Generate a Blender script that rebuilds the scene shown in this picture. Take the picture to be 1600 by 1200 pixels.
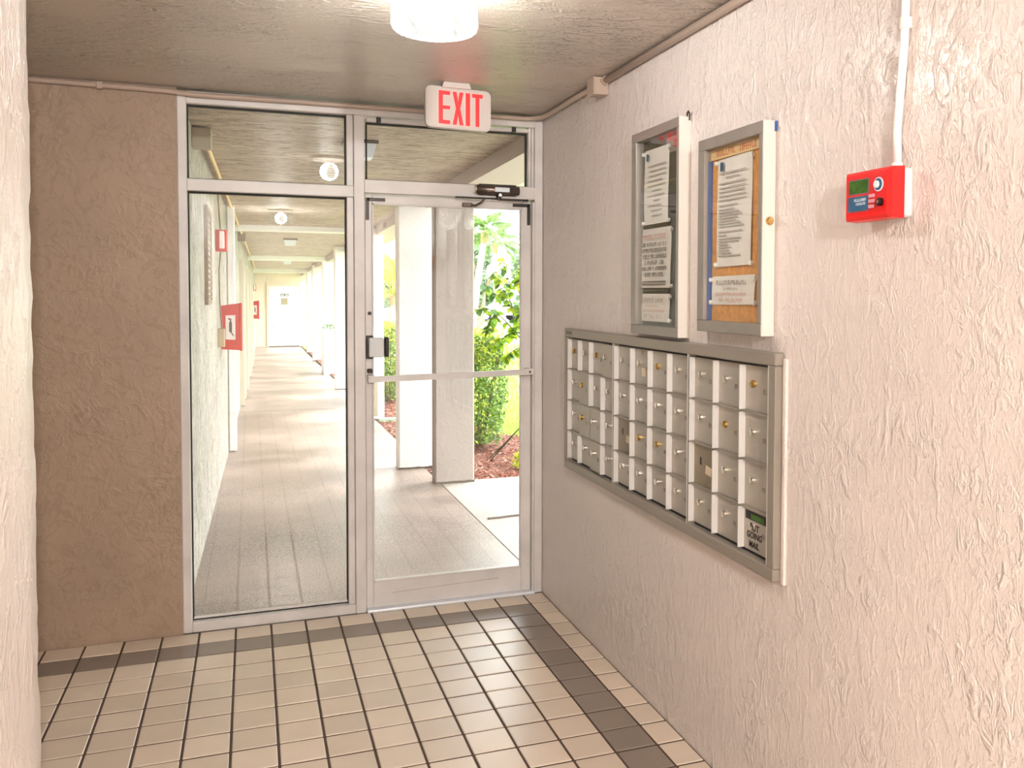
import bpy, bmesh, math, random
from mathutils import Vector, Matrix, noise
random.seed(11)
SC = bpy.context.scene
for o in list(bpy.data.objects): bpy.data.objects.remove(o)
C = SC.collection
PI = math.pi

# ------------------------------------------------------------------ camera
cam_d = bpy.data.cameras.new('camera'); cam = bpy.data.objects.new('camera', cam_d); C.objects.link(cam)
cam_d.sensor_fit = 'HORIZONTAL'; cam_d.sensor_width = 36.0
cam_d.lens = 1423.026 / 1600 * 36.0
cam_d.shift_x = (800 - 940.024) / 1600
cam_d.shift_y = (513.99 - 600) / 1600
cam_d.clip_start = 0.02; cam_d.clip_end = 400
Rv = Vector((0.93320107, -0.35931906, 0.00505757)); Uv = Vector((0.00932831, 0.0382914, 0.99922307)); Fv = Vector((0.35923356, 0.93242886, -0.03908542))
cam.matrix_world = Matrix(((Rv.x, Uv.x, -Fv.x, -1.423675), (Rv.y, Uv.y, -Fv.y, -4.548785), (Rv.z, Uv.z, -Fv.z, 1.578365), (0, 0, 0, 1)))
SC.camera = cam

# ------------------------------------------------------------------ world, sun, exposure
W = bpy.data.worlds.new('overcast_sky'); SC.world = W; W.use_nodes = True
bg = W.node_tree.nodes['Background']; bg.inputs[0].default_value = (0.93, 0.97, 1.0, 1); bg.inputs[1].default_value = 4.6
sun_d = bpy.data.lights.new('sun', 'SUN'); sun_d.energy = 3.5; sun_d.angle = math.radians(30); sun_d.color = (1, 0.97, 0.94)
sun = bpy.data.objects.new('sun', sun_d); C.objects.link(sun)
sun.rotation_euler = Vector((-0.8, -0.28, -1.0)).to_track_quat('-Z', 'Y').to_euler()
LAMP_WATTS = (70, 1330)          # fixture in view, unseen fixture added behind the camera to light the lobby
LAMP_COL = (1.0, 0.985, 0.97)
vs = SC.view_settings
vs.view_transform = 'Standard'; vs.look = 'None'; vs.gamma = 1.0; vs.use_curve_mapping = False; vs.exposure = 0.95

# ------------------------------------------------------------------ materials
MATS = {}
def lin(c):
    return tuple(((v / 255) / 12.92 if v / 255 <= 0.04045 else ((v / 255 + 0.055) / 1.055) ** 2.4) for v in c) + (1,)
def new_mat(name):
    m = bpy.data.materials.new(name); m.use_nodes = True; MATS[name] = m
    nt = m.node_tree; return m, nt, nt.nodes['Principled BSDF']
def N(nt, t, **kw):
    n = nt.nodes.new(t)
    for k, v in kw.items():
        if k.startswith('i_'):
            n.inputs[int(k[2:]) if k[2:].isdigit() else k[2:].replace('_', ' ')].default_value = v
        else: setattr(n, k, v)
    return n
def plain(name, rgb, rough=0.5, metal=0.0, spec=0.5, emit=None, es=1.0, var=0.0, vscale=20.0, bump=0.0, bscale=60.0):
    m, nt, b = new_mat(name); c = lin(rgb)
    b.inputs['Base Color'].default_value = c; b.inputs['Roughness'].default_value = rough; b.inputs['Metallic'].default_value = metal
    b.inputs['Specular IOR Level'].default_value = spec
    if emit: b.inputs['Emission Color'].default_value = lin(emit); b.inputs['Emission Strength'].default_value = es
    if var or bump:
        tc = N(nt, 'ShaderNodeTexCoord')
        if var:
            no = N(nt, 'ShaderNodeTexNoise'); no.inputs['Scale'].default_value = vscale; no.inputs['Detail'].default_value = 5
            nt.links.new(tc.outputs['Object'], no.inputs['Vector'])
            r = N(nt, 'ShaderNodeValToRGB'); r.color_ramp.elements[0].position = 0.3; r.color_ramp.elements[1].position = 0.7
            r.color_ramp.elements[0].color = tuple(x * (1 - var) for x in c[:3]) + (1,); r.color_ramp.elements[1].color = tuple(min(1, x * (1 + var)) for x in c[:3]) + (1,)
            nt.links.new(no.outputs['Fac'], r.inputs['Fac']); nt.links.new(r.outputs['Color'], b.inputs['Base Color'])
        if bump:
            n2 = N(nt, 'ShaderNodeTexNoise'); n2.inputs['Scale'].default_value = bscale; n2.inputs['Detail'].default_value = 4
            nt.links.new(tc.outputs['Object'], n2.inputs['Vector'])
            bu = N(nt, 'ShaderNodeBump'); bu.inputs['Strength'].default_value = bump; bu.inputs['Distance'].default_value = 0.01
            nt.links.new(n2.outputs['Fac'], bu.inputs['Height']); nt.links.new(bu.outputs['Normal'], b.inputs['Normal'])
    return m
def stucco(name, rgb, scale=(9, 9, 4), strength=0.6, rough=0.42, dark=0.12, dist=0.012, crack=0.0, cw=0.03, fine=0.35, spec=0.5, sparse=0.0, mscale=3.0):
    """skip-trowelled paint: flattened raised patches over a fine grain"""
    m, nt, b = new_mat(name); L = nt.links.new
    g = N(nt, 'ShaderNodeNewGeometry'); mp = N(nt, 'ShaderNodeMapping'); mp.inputs['Scale'].default_value = scale
    L(g.outputs['Position'], mp.inputs['Vector'])
    n1 = N(nt, 'ShaderNodeTexNoise'); n1.inputs['Scale'].default_value = 1.0; n1.inputs['Detail'].default_value = 3.5; n1.inputs['Roughness'].default_value = 0.55; n1.inputs['Distortion'].default_value = 0.9
    L(mp.outputs['Vector'], n1.inputs['Vector'])
    r1 = N(nt, 'ShaderNodeValToRGB'); r1.color_ramp.elements[0].position = 0.50; r1.color_ramp.elements[1].position = 0.66
    L(n1.outputs['Fac'], r1.inputs['Fac'])
    mp2 = N(nt, 'ShaderNodeMapping'); mp2.inputs['Scale'].default_value = tuple(s * 2.6 for s in scale)
    L(g.outputs['Position'], mp2.inputs['Vector'])
    n2 = N(nt, 'ShaderNodeTexNoise'); n2.inputs['Scale'].default_value = 1.0; n2.inputs['Detail'].default_value = 3; n2.inputs['Distortion'].default_value = 1.6
    L(mp2.outputs['Vector'], n2.inputs['Vector'])
    r2 = N(nt, 'ShaderNodeValToRGB'); r2.color_ramp.elements[0].position = 0.5; r2.color_ramp.elements[1].position = 0.66
    L(n2.outputs['Fac'], r2.inputs['Fac'])
    n3 = N(nt, 'ShaderNodeTexNoise'); n3.inputs['Scale'].default_value = 160; n3.inputs['Detail'].default_value = 2
    L(g.outputs['Position'], n3.inputs['Vector'])
    a = N(nt, 'ShaderNodeMath', operation='MULTIPLY_ADD'); a.inputs[1].default_value = 0.5; L(r2.outputs['Color'], a.inputs[0]); L(r1.outputs['Color'], a.inputs[2])
    hsrc = a.outputs[0]
    if sparse:      # trowel marks come in drifts, with smoother areas between
        nm = N(nt, 'ShaderNodeTexNoise'); nm.inputs['Scale'].default_value = mscale; nm.inputs['Detail'].default_value = 3; nm.inputs['Distortion'].default_value = 0.6; L(g.outputs['Position'], nm.inputs['Vector'])
        rm = N(nt, 'ShaderNodeMapRange'); rm.inputs['From Min'].default_value = 0.42; rm.inputs['From Max'].default_value = 0.62; rm.inputs['To Min'].default_value = 1 - sparse; L(nm.outputs['Fac'], rm.inputs['Value'])
        mm = N(nt, 'ShaderNodeMath', operation='MULTIPLY'); L(rm.outputs[0], mm.inputs[0]); L(a.outputs[0], mm.inputs[1]); hsrc = mm.outputs[0]
    a2 = N(nt, 'ShaderNodeMath', operation='MULTIPLY_ADD'); a2.inputs[1].default_value = fine; L(n3.outputs['Fac'], a2.inputs[0]); L(hsrc, a2.inputs[2])
    bu = N(nt, 'ShaderNodeBump'); bu.inputs['Strength'].default_value = strength; bu.inputs['Distance'].default_value = dist
    L(a2.outputs[0], bu.inputs['Height']); L(bu.outputs['Normal'], b.inputs['Normal'])
    c = lin(rgb)
    n4 = N(nt, 'ShaderNodeTexNoise'); n4.inputs['Scale'].default_value = 2.3; n4.inputs['Detail'].default_value = 6; n4.inputs['Roughness'].default_value = 0.65
    L(g.outputs['Position'], n4.inputs['Vector'])
    rc = N(nt, 'ShaderNodeValToRGB'); rc.color_ramp.elements[0].position = 0.3; rc.color_ramp.elements[1].position = 0.7
    rc.color_ramp.elements[0].color = tuple(v * (1 - dark) for v in c[:3]) + (1,); rc.color_ramp.elements[1].color = c
    L(n4.outputs['Fac'], rc.inputs['Fac'])
    last = rc.outputs['Color']
    if crack:  # dark lines in the colour; walkway ceiling uses them for ridge shade
        mp3 = N(nt, 'ShaderNodeMapping'); mp3.inputs['Scale'].default_value = tuple(s * 1.3 for s in scale); L(g.outputs['Position'], mp3.inputs['Vector'])
        n5 = N(nt, 'ShaderNodeTexNoise'); n5.inputs['Scale'].default_value = 1; n5.inputs['Detail'].default_value = 5; n5.inputs['Distortion'].default_value = 1.2
        L(mp3.outputs['Vector'], n5.inputs['Vector'])
        r5 = N(nt, 'ShaderNodeValToRGB'); e = r5.color_ramp.elements
        e[0].position = 0.485 - cw; e[0].color = (0, 0, 0, 1); e[1].position = 0.485; e[1].color = (1, 1, 1, 1); e.new(0.485 + cw).color = (0, 0, 0, 1)
        L(n5.outputs['Fac'], r5.inputs['Fac'])
        mx = N(nt, 'ShaderNodeMix', data_type='RGBA'); mx.blend_type = 'MULTIPLY'
        ml = N(nt, 'ShaderNodeMath', operation='MULTIPLY'); ml.inputs[1].default_value = crack; L(r5.outputs['Color'], ml.inputs[0])
        L(ml.outputs[0], mx.inputs['Factor']); L(last, mx.inputs[6]); mx.inputs[7].default_value = (0.35, 0.28, 0.2, 1); last = mx.outputs[2]
    L(last, b.inputs['Base Color']); b.inputs['Roughness'].default_value = rough; b.inputs['Specular IOR Level'].default_value = spec
    return m
def glass(name, tint=(0.97, 0.98, 0.97), ior=1.5, rough=0.0):
    m, nt, b = new_mat(name); nt.nodes.remove(b); out = nt.nodes['Material Output']; L = nt.links.new
    t = N(nt, 'ShaderNodeBsdfTransparent'); t.inputs[0].default_value = tint + (1,)
    g = N(nt, 'ShaderNodeBsdfGlossy'); g.inputs['Roughness'].default_value = rough
    f = N(nt, 'ShaderNodeFresnel'); ge = N(nt, 'ShaderNodeNewGeometry'); mi = N(nt, 'ShaderNodeMix')   # same reflectance on both faces of the pane
    mi.inputs[2].default_value = ior; mi.inputs[3].default_value = 1 / ior; L(ge.outputs['Backfacing'], mi.inputs[0]); L(mi.outputs[0], f.inputs['IOR'])
    mx = N(nt, 'ShaderNodeMixShader'); L(f.outputs[0], mx.inputs[0]); L(t.outputs[0], mx.inputs[1]); L(g.outputs[0], mx.inputs[2]); L(mx.outputs[0], out.inputs[0])
    return m
def tilemat(name, rgb, rough=0.26):
    m, nt, b = new_mat(name); L = nt.links.new; c = lin(rgb)
    oi = N(nt, 'ShaderNodeObjectInfo'); g = N(nt, 'ShaderNodeNewGeometry')
    n = N(nt, 'ShaderNodeTexNoise'); n.inputs['Scale'].default_value = 7; n.inputs['Detail'].default_value = 3; L(g.outputs['Position'], n.inputs['Vector'])
    mr = N(nt, 'ShaderNodeMapRange'); mr.inputs['To Min'].default_value = 0.88; mr.inputs['To Max'].default_value = 1.05; L(oi.outputs['Random'], mr.inputs['Value'])
    mu = N(nt, 'ShaderNodeMath', operation='MULTIPLY_ADD'); mu.inputs[1].default_value = 0.16; mu.inputs[2].default_value = 0.92; L(n.outputs['Fac'], mu.inputs[0])
    mm = N(nt, 'ShaderNodeMath', operation='MULTIPLY'); L(mr.outputs[0], mm.inputs[0]); L(mu.outputs[0], mm.inputs[1])
    hs = N(nt, 'ShaderNodeVectorMath', operation='SCALE'); hs.inputs[0].default_value = c[:3]; L(mm.outputs[0], hs.inputs['Scale'])
    L(hs.outputs[0], b.inputs['Base Color']); b.inputs['Specular IOR Level'].default_value = 1.0
    b.inputs['Roughness'].default_value = rough
    return m
def concrete(name, rgb, rgb2, rough=0.45, scale=1.0, grain=90):
    m, nt, b = new_mat(name); L = nt.links.new
    g = N(nt, 'ShaderNodeNewGeometry')
    n = N(nt, 'ShaderNodeTexNoise'); n.inputs['Scale'].default_value = scale; n.inputs['Detail'].default_value = 4; n.inputs['Roughness'].default_value = 0.55; L(g.outputs['Position'], n.inputs['Vector'])
    n2 = N(nt, 'ShaderNodeTexNoise'); n2.inputs['Scale'].default_value = grain; n2.inputs['Detail'].default_value = 3; L(g.outputs['Position'], n2.inputs['Vector'])
    r = N(nt, 'ShaderNodeValToRGB'); r.color_ramp.elements[0].position = 0.3; r.color_ramp.elements[1].position = 0.7; r.color_ramp.elements[0].color = lin(rgb); r.color_ramp.elements[1].color = lin(rgb2)
    ad = N(nt, 'ShaderNodeMath', operation='MULTIPLY_ADD'); ad.inputs[1].default_value = 1.1; L(n2.outputs['Fac'], ad.inputs[0]); 
    sb = N(nt, 'ShaderNodeMath', operation='SUBTRACT'); sb.inputs[1].default_value = 0.55; L(n.outputs['Fac'], sb.inputs[0]); L(sb.outputs[0], ad.inputs[2])
    L(ad.outputs[0], r.inputs['Fac']); L(r.outputs[0], b.inputs['Base Color'])
    mr = N(nt, 'ShaderNodeMapRange'); mr.inputs['From Min'].default_value = 0.35; mr.inputs['From Max'].default_value = 0.65; mr.inputs['To Min'].default_value = rough - 0.06; mr.inputs['To Max'].default_value = rough + 0.08; L(n.outputs['Fac'], mr.inputs['Value']); L(mr.outputs[0], b.inputs['Roughness'])
    bu = N(nt, 'ShaderNodeBump'); bu.inputs['Strength'].default_value = 0.35; bu.inputs['Distance'].default_value = 0.006; L(n2.outputs['Fac'], bu.inputs['Height']); L(bu.outputs[0], b.inputs['Normal'])
    return m
def leafmat(name, a, bcol):
    m, nt, b = new_mat(name); L = nt.links.new
    g = N(nt, 'ShaderNodeNewGeometry'); n = N(nt, 'ShaderNodeTexNoise'); n.inputs['Scale'].default_value = 9; n.inputs['Detail'].default_value = 3; L(g.outputs['Position'], n.inputs['Vector'])
    r = N(nt, 'ShaderNodeValToRGB'); r.color_ramp.elements[0].position = 0.35; r.color_ramp.elements[1].position = 0.65; r.color_ramp.elements[0].color = lin(a); r.color_ramp.elements[1].color = lin(bcol)
    L(n.outputs['Fac'], r.inputs['Fac']); L(r.outputs[0], b.inputs['Base Color']); b.inputs['Roughness'].default_value = 0.5
    tr = N(nt, 'ShaderNodeBsdfTranslucent'); L(r.outputs[0], tr.inputs[0]); mx = N(nt, 'ShaderNodeMixShader'); mx.inputs[0].default_value = 0.4
    L(b.outputs[0], mx.inputs[1]); L(tr.outputs[0], mx.inputs[2]); L(mx.outputs[0], nt.nodes['Material Output'].inputs[0])
    return m

stucco('wall_paint', (224, 213, 206), (24, 24, 14), 0.42, 0.30, 0.06, sparse=0.65, fine=0.12)
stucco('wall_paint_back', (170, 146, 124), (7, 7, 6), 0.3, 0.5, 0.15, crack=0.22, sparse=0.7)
stucco('ceiling_paint', (208, 196, 184), (8, 22, 20), 1.0, 0.29, 0.10, sparse=0.85, fine=0.15, spec=0.7, mscale=2.6)
stucco('walkway_ceiling_paint', (222, 200, 178), (2.6, 15, 15), 1.0, 0.5, 0.16, 0.03, crack=0.9, cw=0.055)  # dark streaks put the shade between its ridges into the colour
stucco('walkway_wall_paint', (222, 214, 200), (12, 12, 5), 1.0, 0.6, 0.35, 0.03, crack=0.8, cw=0.05)
stucco('end_wall_paint', (240, 220, 200), (10, 10, 10), 0.3, 0.6, 0.1)
stucco('column_white', (244, 242, 240), (10, 10, 10), 0.2, 0.6, 0.06)
stucco('column_tan_shaded', (152, 139, 130), (10, 10, 10), 0.2, 0.6, 0.08)  # tan darkened further, putting the shade on the column front into the colour
stucco('canopy_paint', (222, 226, 206), (10, 10, 10), 0.1, 0.6, 0.05)  # faint green in the colour stands in for light off the lawn
stucco('beam_paint', (196, 180, 170), (10, 10, 10), 0.15, 0.6, 0.05)
tilemat('tile_cream', (219, 202, 182), 0.34); tilemat('tile_brown', (132, 119, 108), 0.34)
plain('grout', (84, 66, 56), 0.9)
plain('aluminium_paint', (212, 207, 203), 0.38, 0.0, var=0.10, vscale=6)
plain('aluminium_bare', (190, 188, 184), 0.32, 0.85, var=0.1)
plain('gasket', (38, 33, 30), 0.7)
plain('threshold_metal', (226, 230, 236), 0.35, 0.3)
plain('black_metal', (52, 46, 42), 0.4, 0.6)
plain('bronze_metal', (104, 92, 84), 0.3, 0.75)
plain('white_plastic', (206, 197, 190), 0.45)
plain('painted_conduit', (180, 160, 145), 0.42, bump=0.1)  # beige darkened to hold the shade along the ceiling edge
plain('white_conduit', (246, 238, 232), 0.4)
plain('exit_red', (255, 40, 44), 0.4, emit=(255, 42, 40), es=0.62)
plain('exit_halo', (255, 190, 180), 0.4, emit=(255, 120, 110), es=0.25)
plain('mailbox_metal', (152, 144, 133), 0.42, 0.35, var=0.05, vscale=3)
plain('mailbox_door_metal', (170, 163, 152), 0.40, 0.35, var=0.06, vscale=4)
plain('mailbox_divider_lit', (222, 220, 216), 0.35, 0.25)  # near white: light caught by the divider faces is painted in
plain('mailbox_dull', (140, 128, 108), 0.5, 0.2)
plain('lock_chrome', (235, 230, 222), 0.15, 1.0); plain('lock_brass', (205, 170, 105), 0.2, 1.0); plain('keyway', (30, 26, 24), 0.6)
plain('ink', (112, 104, 97), 0.8); plain('ink_faint', (182, 174, 167), 0.8); plain('ink_red', (218, 168, 156), 0.8); plain('ink_brown', (120, 106, 94), 0.8)
plain('ink_orange', (196, 106, 62), 0.8); plain('ink_blue', (50, 92, 120), 0.8); plain('marker', (44, 36, 30), 0.7)
plain('paper', (236, 231, 224), 0.75, var=0.03, vscale=8); plain('label_tape', (222, 206, 182), 0.7)
plain('board_metal', (152, 146, 138), 0.38, 0.4, var=0.05); plain('board_side_lit', (226, 220, 212), 0.4, 0.15)  # sides paler than the frame: light falling on them is in the colour
plain('cork', (216, 150, 76), 0.85, var=0.18, vscale=60); plain('wood_strip', (226, 194, 140), 0.6)
plain('blue_liner', (58, 98, 170), 0.5)
m = plain('black_felt', (62, 58, 46), 0.6, var=0.55, vscale=110)
plain('red_patch', (215, 28, 34), 0.5); plain('pin_white', (240, 238, 232), 0.35)
plain('panel_red', (236, 22, 20), 0.35); plain('panel_red_deep', (214, 12, 14), 0.4); plain('panel_grey', (206, 208, 208), 0.45)
plain('lcd', (62, 104, 40), 0.2, var=0.3, vscale=60); plain('lcd_bezel', (110, 96, 104), 0.4); plain('panel_blue', (42, 90, 124), 0.4)
plain('panel_button', (214, 150, 160), 0.35); plain('panel_white', (222, 230, 236), 0.4); plain('panel_black', (16, 14, 14), 0.3)
plain('cabinet_red', (206, 46, 36), 0.45, var=0.12, vscale=12); plain('decal_white', (238, 228, 222), 0.6); plain('decal_dark', (86, 62, 62), 0.6)
plain('vent_brown', (122, 100, 74), 0.7, var=0.15, vscale=30); plain('tan_box', (176, 156, 122), 0.6); plain('rust', (134, 86, 58), 0.8, var=0.3, vscale=25)
plain('door_white', (246, 244, 240), 0.45); plain('sign_dark', (70, 72, 72), 0.5); plain('window_tan', (150, 140, 110), 0.3)
plain('olive_frame', (202, 194, 172), 0.6); plain('grey_panel', (164, 152, 132), 0.5)
concrete('walk_concrete', (104, 90, 83), (172, 153, 142), 0.36, 0.9, 110)
concrete('slab_concrete', (150, 142, 135), (178, 170, 163), 0.6, 1.2, 60)
concrete('asphalt', (150, 150, 150), (176, 176, 174), 0.8, 1.0, 40)
plain('joint_dark', (98, 84, 74), 0.9)
plain('mulch', (104, 62, 48), 0.9, var=0.45, vscale=40, bump=0.6, bscale=45)
plain('mulch_chip_a', (130, 74, 56), 0.9, var=0.4, vscale=30); plain('mulch_chip_b', (178, 138, 118), 0.9)
plain('grass_base', (126, 146, 88), 0.9, var=0.25, vscale=3)
leafmat('grass_blade', (136, 168, 70), (184, 204, 110))
leafmat('leaf_bright', (104, 150, 26), (176, 200, 40)); leafmat('leaf_dark', (48, 92, 40), (92, 132, 60)); leafmat('leaf_hedge', (52, 92, 32), (128, 158, 52))
leafmat('leaf_yellow', (168, 184, 40), (206, 206, 70)); leafmat('frond', (86, 120, 64), (140, 164, 96)); leafmat('frond_yellow', (150, 168, 62), (206, 196, 96))
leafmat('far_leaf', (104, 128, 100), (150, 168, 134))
plain('bark', (150, 132, 118), 0.9, var=0.25, vscale=12); plain('bark_grey', (176, 160, 150), 0.9, var=0.2, vscale=8); plain('twig', (112, 92, 66), 0.8); plain('boot_brown', (166, 132, 96), 0.9, var=0.3, vscale=14)
plain('stalk_dark', (46, 42, 24), 0.6); plain('flower_orange', (246, 176, 40), 0.6)
plain('edging_green', (150, 196, 160), 0.6)
plain('house_white', (238, 236, 232), 0.7); plain('house_roof', (206, 200, 192), 0.8); plain('window_dark', (90, 84, 84), 0.2)
plain('car_white', (226, 228, 232), 0.25); plain('car_silver', (168, 176, 188), 0.25, 0.3); plain('tyre', (30, 30, 32), 0.8); plain('car_glass', (52, 60, 72), 0.1)
glass('pane_glass'); glass('board_glass', (0.98, 0.98, 0.97), 1.45)

def lampmat():
    m, nt, b = new_mat('lamp_glass'); nt.nodes.remove(b); L = nt.links.new; out = nt.nodes['Material Output']
    em = N(nt, 'ShaderNodeEmission'); em.inputs[0].default_value = (1, 0.98, 0.94, 1); em.inputs[1].default_value = 0.5
    t = N(nt, 'ShaderNodeBsdfTransparent'); t.inputs[0].default_value = (1, 1, 0.99, 1)
    gl = N(nt, 'ShaderNodeBsdfGlossy'); gl.inputs['Roughness'].default_value = 0.12
    m1 = N(nt, 'ShaderNodeMixShader'); m1.inputs[0].default_value = 0.72; L(t.outputs[0], m1.inputs[1]); L(em.outputs[0], m1.inputs[2])
    f = N(nt, 'ShaderNodeFresnel'); f.inputs[0].default_value = 1.4; m2 = N(nt, 'ShaderNodeMixShader'); L(f.outputs[0], m2.inputs[0]); L(m1.outputs[0], m2.inputs[1]); L(gl.outputs[0], m2.inputs[2])
    L(m2.outputs[0], out.inputs[0])
    m, nt, b = new_mat('bulb_glow'); b.inputs['Emission Color'].default_value = (1, 0.95, 0.86, 1); b.inputs['Emission Strength'].default_value = 9
lampmat()

# ------------------------------------------------------------------ mesh helpers
class MB:
    def __init__(s): s.v = []; s.f = []
    def add(s, vs, fs):
        n = len(s.v); s.v += [tuple(p) for p in vs]; s.f += [tuple(i + n for i in f) for f in fs]; return s
    def box(s, x0, x1, y0, y1, z0, z1):
        x0, x1 = min(x0, x1), max(x0, x1); y0, y1 = min(y0, y1), max(y0, y1); z0, z1 = min(z0, z1), max(z0, z1)
        return s.add([(x0, y0, z0), (x1, y0, z0), (x1, y1, z0), (x0, y1, z0), (x0, y0, z1), (x1, y0, z1), (x1, y1, z1), (x0, y1, z1)],
                     [(0, 3, 2, 1), (4, 5, 6, 7), (0, 1, 5, 4), (1, 2, 6, 5), (2, 3, 7, 6), (3, 0, 4, 7)])
    def bbox(s, x0, x1, y0, y1, z0, z1, b=0.004, seg=2):
        bm = bmesh.new(); t = MB().box(x0, x1, y0, y1, z0, z1)
        vv = [bm.verts.new(p) for p in t.v]; [bm.faces.new([vv[i] for i in f]) for f in t.f]
        bmesh.ops.bevel(bm, geom=list(bm.edges), offset=b, segments=seg, affect='EDGES', profile=0.5)
        bm.verts.index_update(); s.add([v.co[:] for v in bm.verts], [[v.index for v in f.verts] for f in bm.faces]); bm.free(); return s
    def tube(s, pts, r, n=10, cap=True):
        pts = [Vector(p) for p in pts]; rs = r if isinstance(r, (list, tuple)) else [r] * len(pts); vs = []; fs = []
        up = None
        for i, p in enumerate(pts):
            d = (pts[min(i + 1, len(pts) - 1)] - pts[max(i - 1, 0)]).normalized()
            if up is None: up = Vector((0, 0, 1)) if abs(d.z) < 0.9 else Vector((1, 0, 0))
            a = d.cross(up).normalized(); bb = a.cross(d).normalized(); up = bb
            for k in range(n):
                t = 2 * PI * k / n; vs.append(p + (a * math.cos(t) + bb * math.sin(t)) * rs[i])
        for i in range(len(pts) - 1):
            for k in range(n): fs.append((i * n + k, i * n + (k + 1) % n, (i + 1) * n + (k + 1) % n, (i + 1) * n + k))
        if cap: fs.append(tuple(range(n))[::-1]); fs.append(tuple((len(pts) - 1) * n + k for k in range(n)))
        return s.add(vs, fs)
    def lathe(s, prof, c, n=48, rib=0.0):
        vs = []; fs = []
        for (r, z) in prof:
            for k in range(n):
                rr = r * (1 + (rib if k % 2 else 0)); t = 2 * PI * k / n; vs.append((c[0] + rr * math.cos(t), c[1] + rr * math.sin(t), c[2] + z))
        for i in range(len(prof) - 1):
            for k in range(n): fs.append((i * n + k, i * n + (k + 1) % n, (i + 1) * n + (k + 1) % n, (i + 1) * n + k))
        return s.add(vs, fs)
    def prism(s, poly, fn, d0, d1):
        """poly (u,v) list extruded between depths d0,d1; fn(u,v,d)->xyz"""
        n = len(poly); vs = [fn(u, v, d0) for u, v in poly] + [fn(u, v, d1) for u, v in poly]
        fs = [tuple(range(n)), tuple(range(2 * n - 1, n - 1, -1))] + [(i, i + n, (i + 1) % n + n, (i + 1) % n) for i in range(n)]
        return s.add(vs, fs)
    def tris(s):
        return sum(len(f) - 2 for f in s.f)
LOC = {}
def smooth(o):
    for p in o.data.polygons: p.use_smooth = True
    return o
def link(name, me, parent=None):
    o = bpy.data.objects.new(name, me); C.objects.link(o)
    if parent is not None: o.parent = parent
    return o
def root(name, loc=(0, 0, 0)):
    o = bpy.data.objects.new(name, None); C.objects.link(o); o.location = loc; o.empty_display_size = 0.05; LOC[o.name] = Vector(loc); return o
def obj(name, mb, mat, parent=None, org=None, fix=True, sm=False):
    """world-space mesh; a child is stored relative to its thing's base"""
    if parent is not None: base = LOC[parent.name]
    elif org is not None: base = Vector(org)
    else: base = Vector((0, 0, 0))
    me = bpy.data.meshes.new(name); me.from_pydata([tuple(Vector(p) - base) for p in mb.v], [], mb.f)
    if fix:
        bm = bmesh.new(); bm.from_mesh(me); bmesh.ops.recalc_face_normals(bm, faces=bm.faces); bm.to_mesh(me); bm.free()
    me.materials.append(MATS[mat]); o = link(name, me, parent)
    if parent is None: o.location = base
    LOC[o.name] = base
    if sm: smooth(o)
    return o
def tag(o, label, cat, group=None):
    o['label'] = label; o['category'] = cat
    if group: o['group'] = group
    return o
def struct(o, label=None):
    o['kind'] = 'structure'
    if label: o['label'] = label
    return o
B = lambda *a, **k: MB().box(*a, **k)
BB = lambda *a, **k: MB().bbox(*a, **k)

H = 2.495; T = 0.155
def sheet(fn, nu, nv, amp=0.0, sc=6.0, nrm=(0, 0, 1)):
    """subdivided sheet with gentle hand-trowelled waviness"""
    mb = MB(); nn = Vector(nrm)
    for j in range(nv + 1):
        for i in range(nu + 1):
            p = Vector(fn(i / nu, j / nv)); p = p + nn * (amp * noise.noise(p * sc)); mb.v.append(tuple(p))
    for j in range(nv):
        for i in range(nu): a = j * (nu + 1) + i; mb.f.append((a, a + 1, a + nu + 2, a + nu + 1))
    return mb

# ================================================================== LOBBY SHELL
def slab_wall(name, x0, x1, y0, y1, z0, z1, mat, label): return struct(obj(name, B(x0, x1, y0, y1, z0, z1), mat), label)
wr = B(0, 0.16, -8.2, 0.13, -0.02, H + 0.1)
struct(obj('wall_right', wr, 'wall_paint'), 'long beige trowelled stucco wall carrying the mailboxes and notice boards')
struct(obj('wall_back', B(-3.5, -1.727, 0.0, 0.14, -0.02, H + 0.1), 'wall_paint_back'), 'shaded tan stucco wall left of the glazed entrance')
# near wall whose rounded end shows at the left edge of the frame
mb = MB(); nz = 90
prof = [(-1.815, -8.2), (-1.815, -2.56)] + [(-1.845 + 0.03 * math.cos(t), -2.53 + 0.03 * math.sin(t)) for t in (0.3, 0.8, 1.27)] + [(-1.86, -2.5), (-2.02, -2.5), (-2.02, -8.2)]
# extra columns of vertices near the visible end so that its edge is uneven
prof = [(-1.815, -8.2)] + [(-1.815, -3.6 + 0.05 * k) for k in range(21)] + prof[2:]
for j in range(nz + 1):
    z = -0.02 + (H + 0.1) * j / nz
    for i, (x, y) in enumerate(prof):
        a = 0.0045 if 0 < i < len(prof) - 2 else 0
        mb.v.append((x + a * noise.noise(Vector((y * 14, z * 17, 3.1))), y + a * noise.noise(Vector((x * 14, z * 15, 8.7))), z))
npf = len(prof)
for j in range(nz):
    for i in range(npf - 1): mb.f.append((j * npf + i, j * npf + i + 1, (j + 1) * npf + i + 1, (j + 1) * npf + i))
struct(obj('wall_left', mb, 'wall_paint', sm=True), 'pale stucco wall end close to the camera at the left edge')
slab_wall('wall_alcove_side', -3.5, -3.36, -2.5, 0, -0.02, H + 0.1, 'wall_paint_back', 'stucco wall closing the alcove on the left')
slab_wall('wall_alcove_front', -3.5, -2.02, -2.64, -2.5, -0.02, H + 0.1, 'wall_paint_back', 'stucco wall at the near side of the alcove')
slab_wall('wall_rear', -2.02, 0.16, -8.34, -8.2, -0.02, H + 0.1, 'wall_paint', 'stucco wall at the rear end of the lobby')
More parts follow.
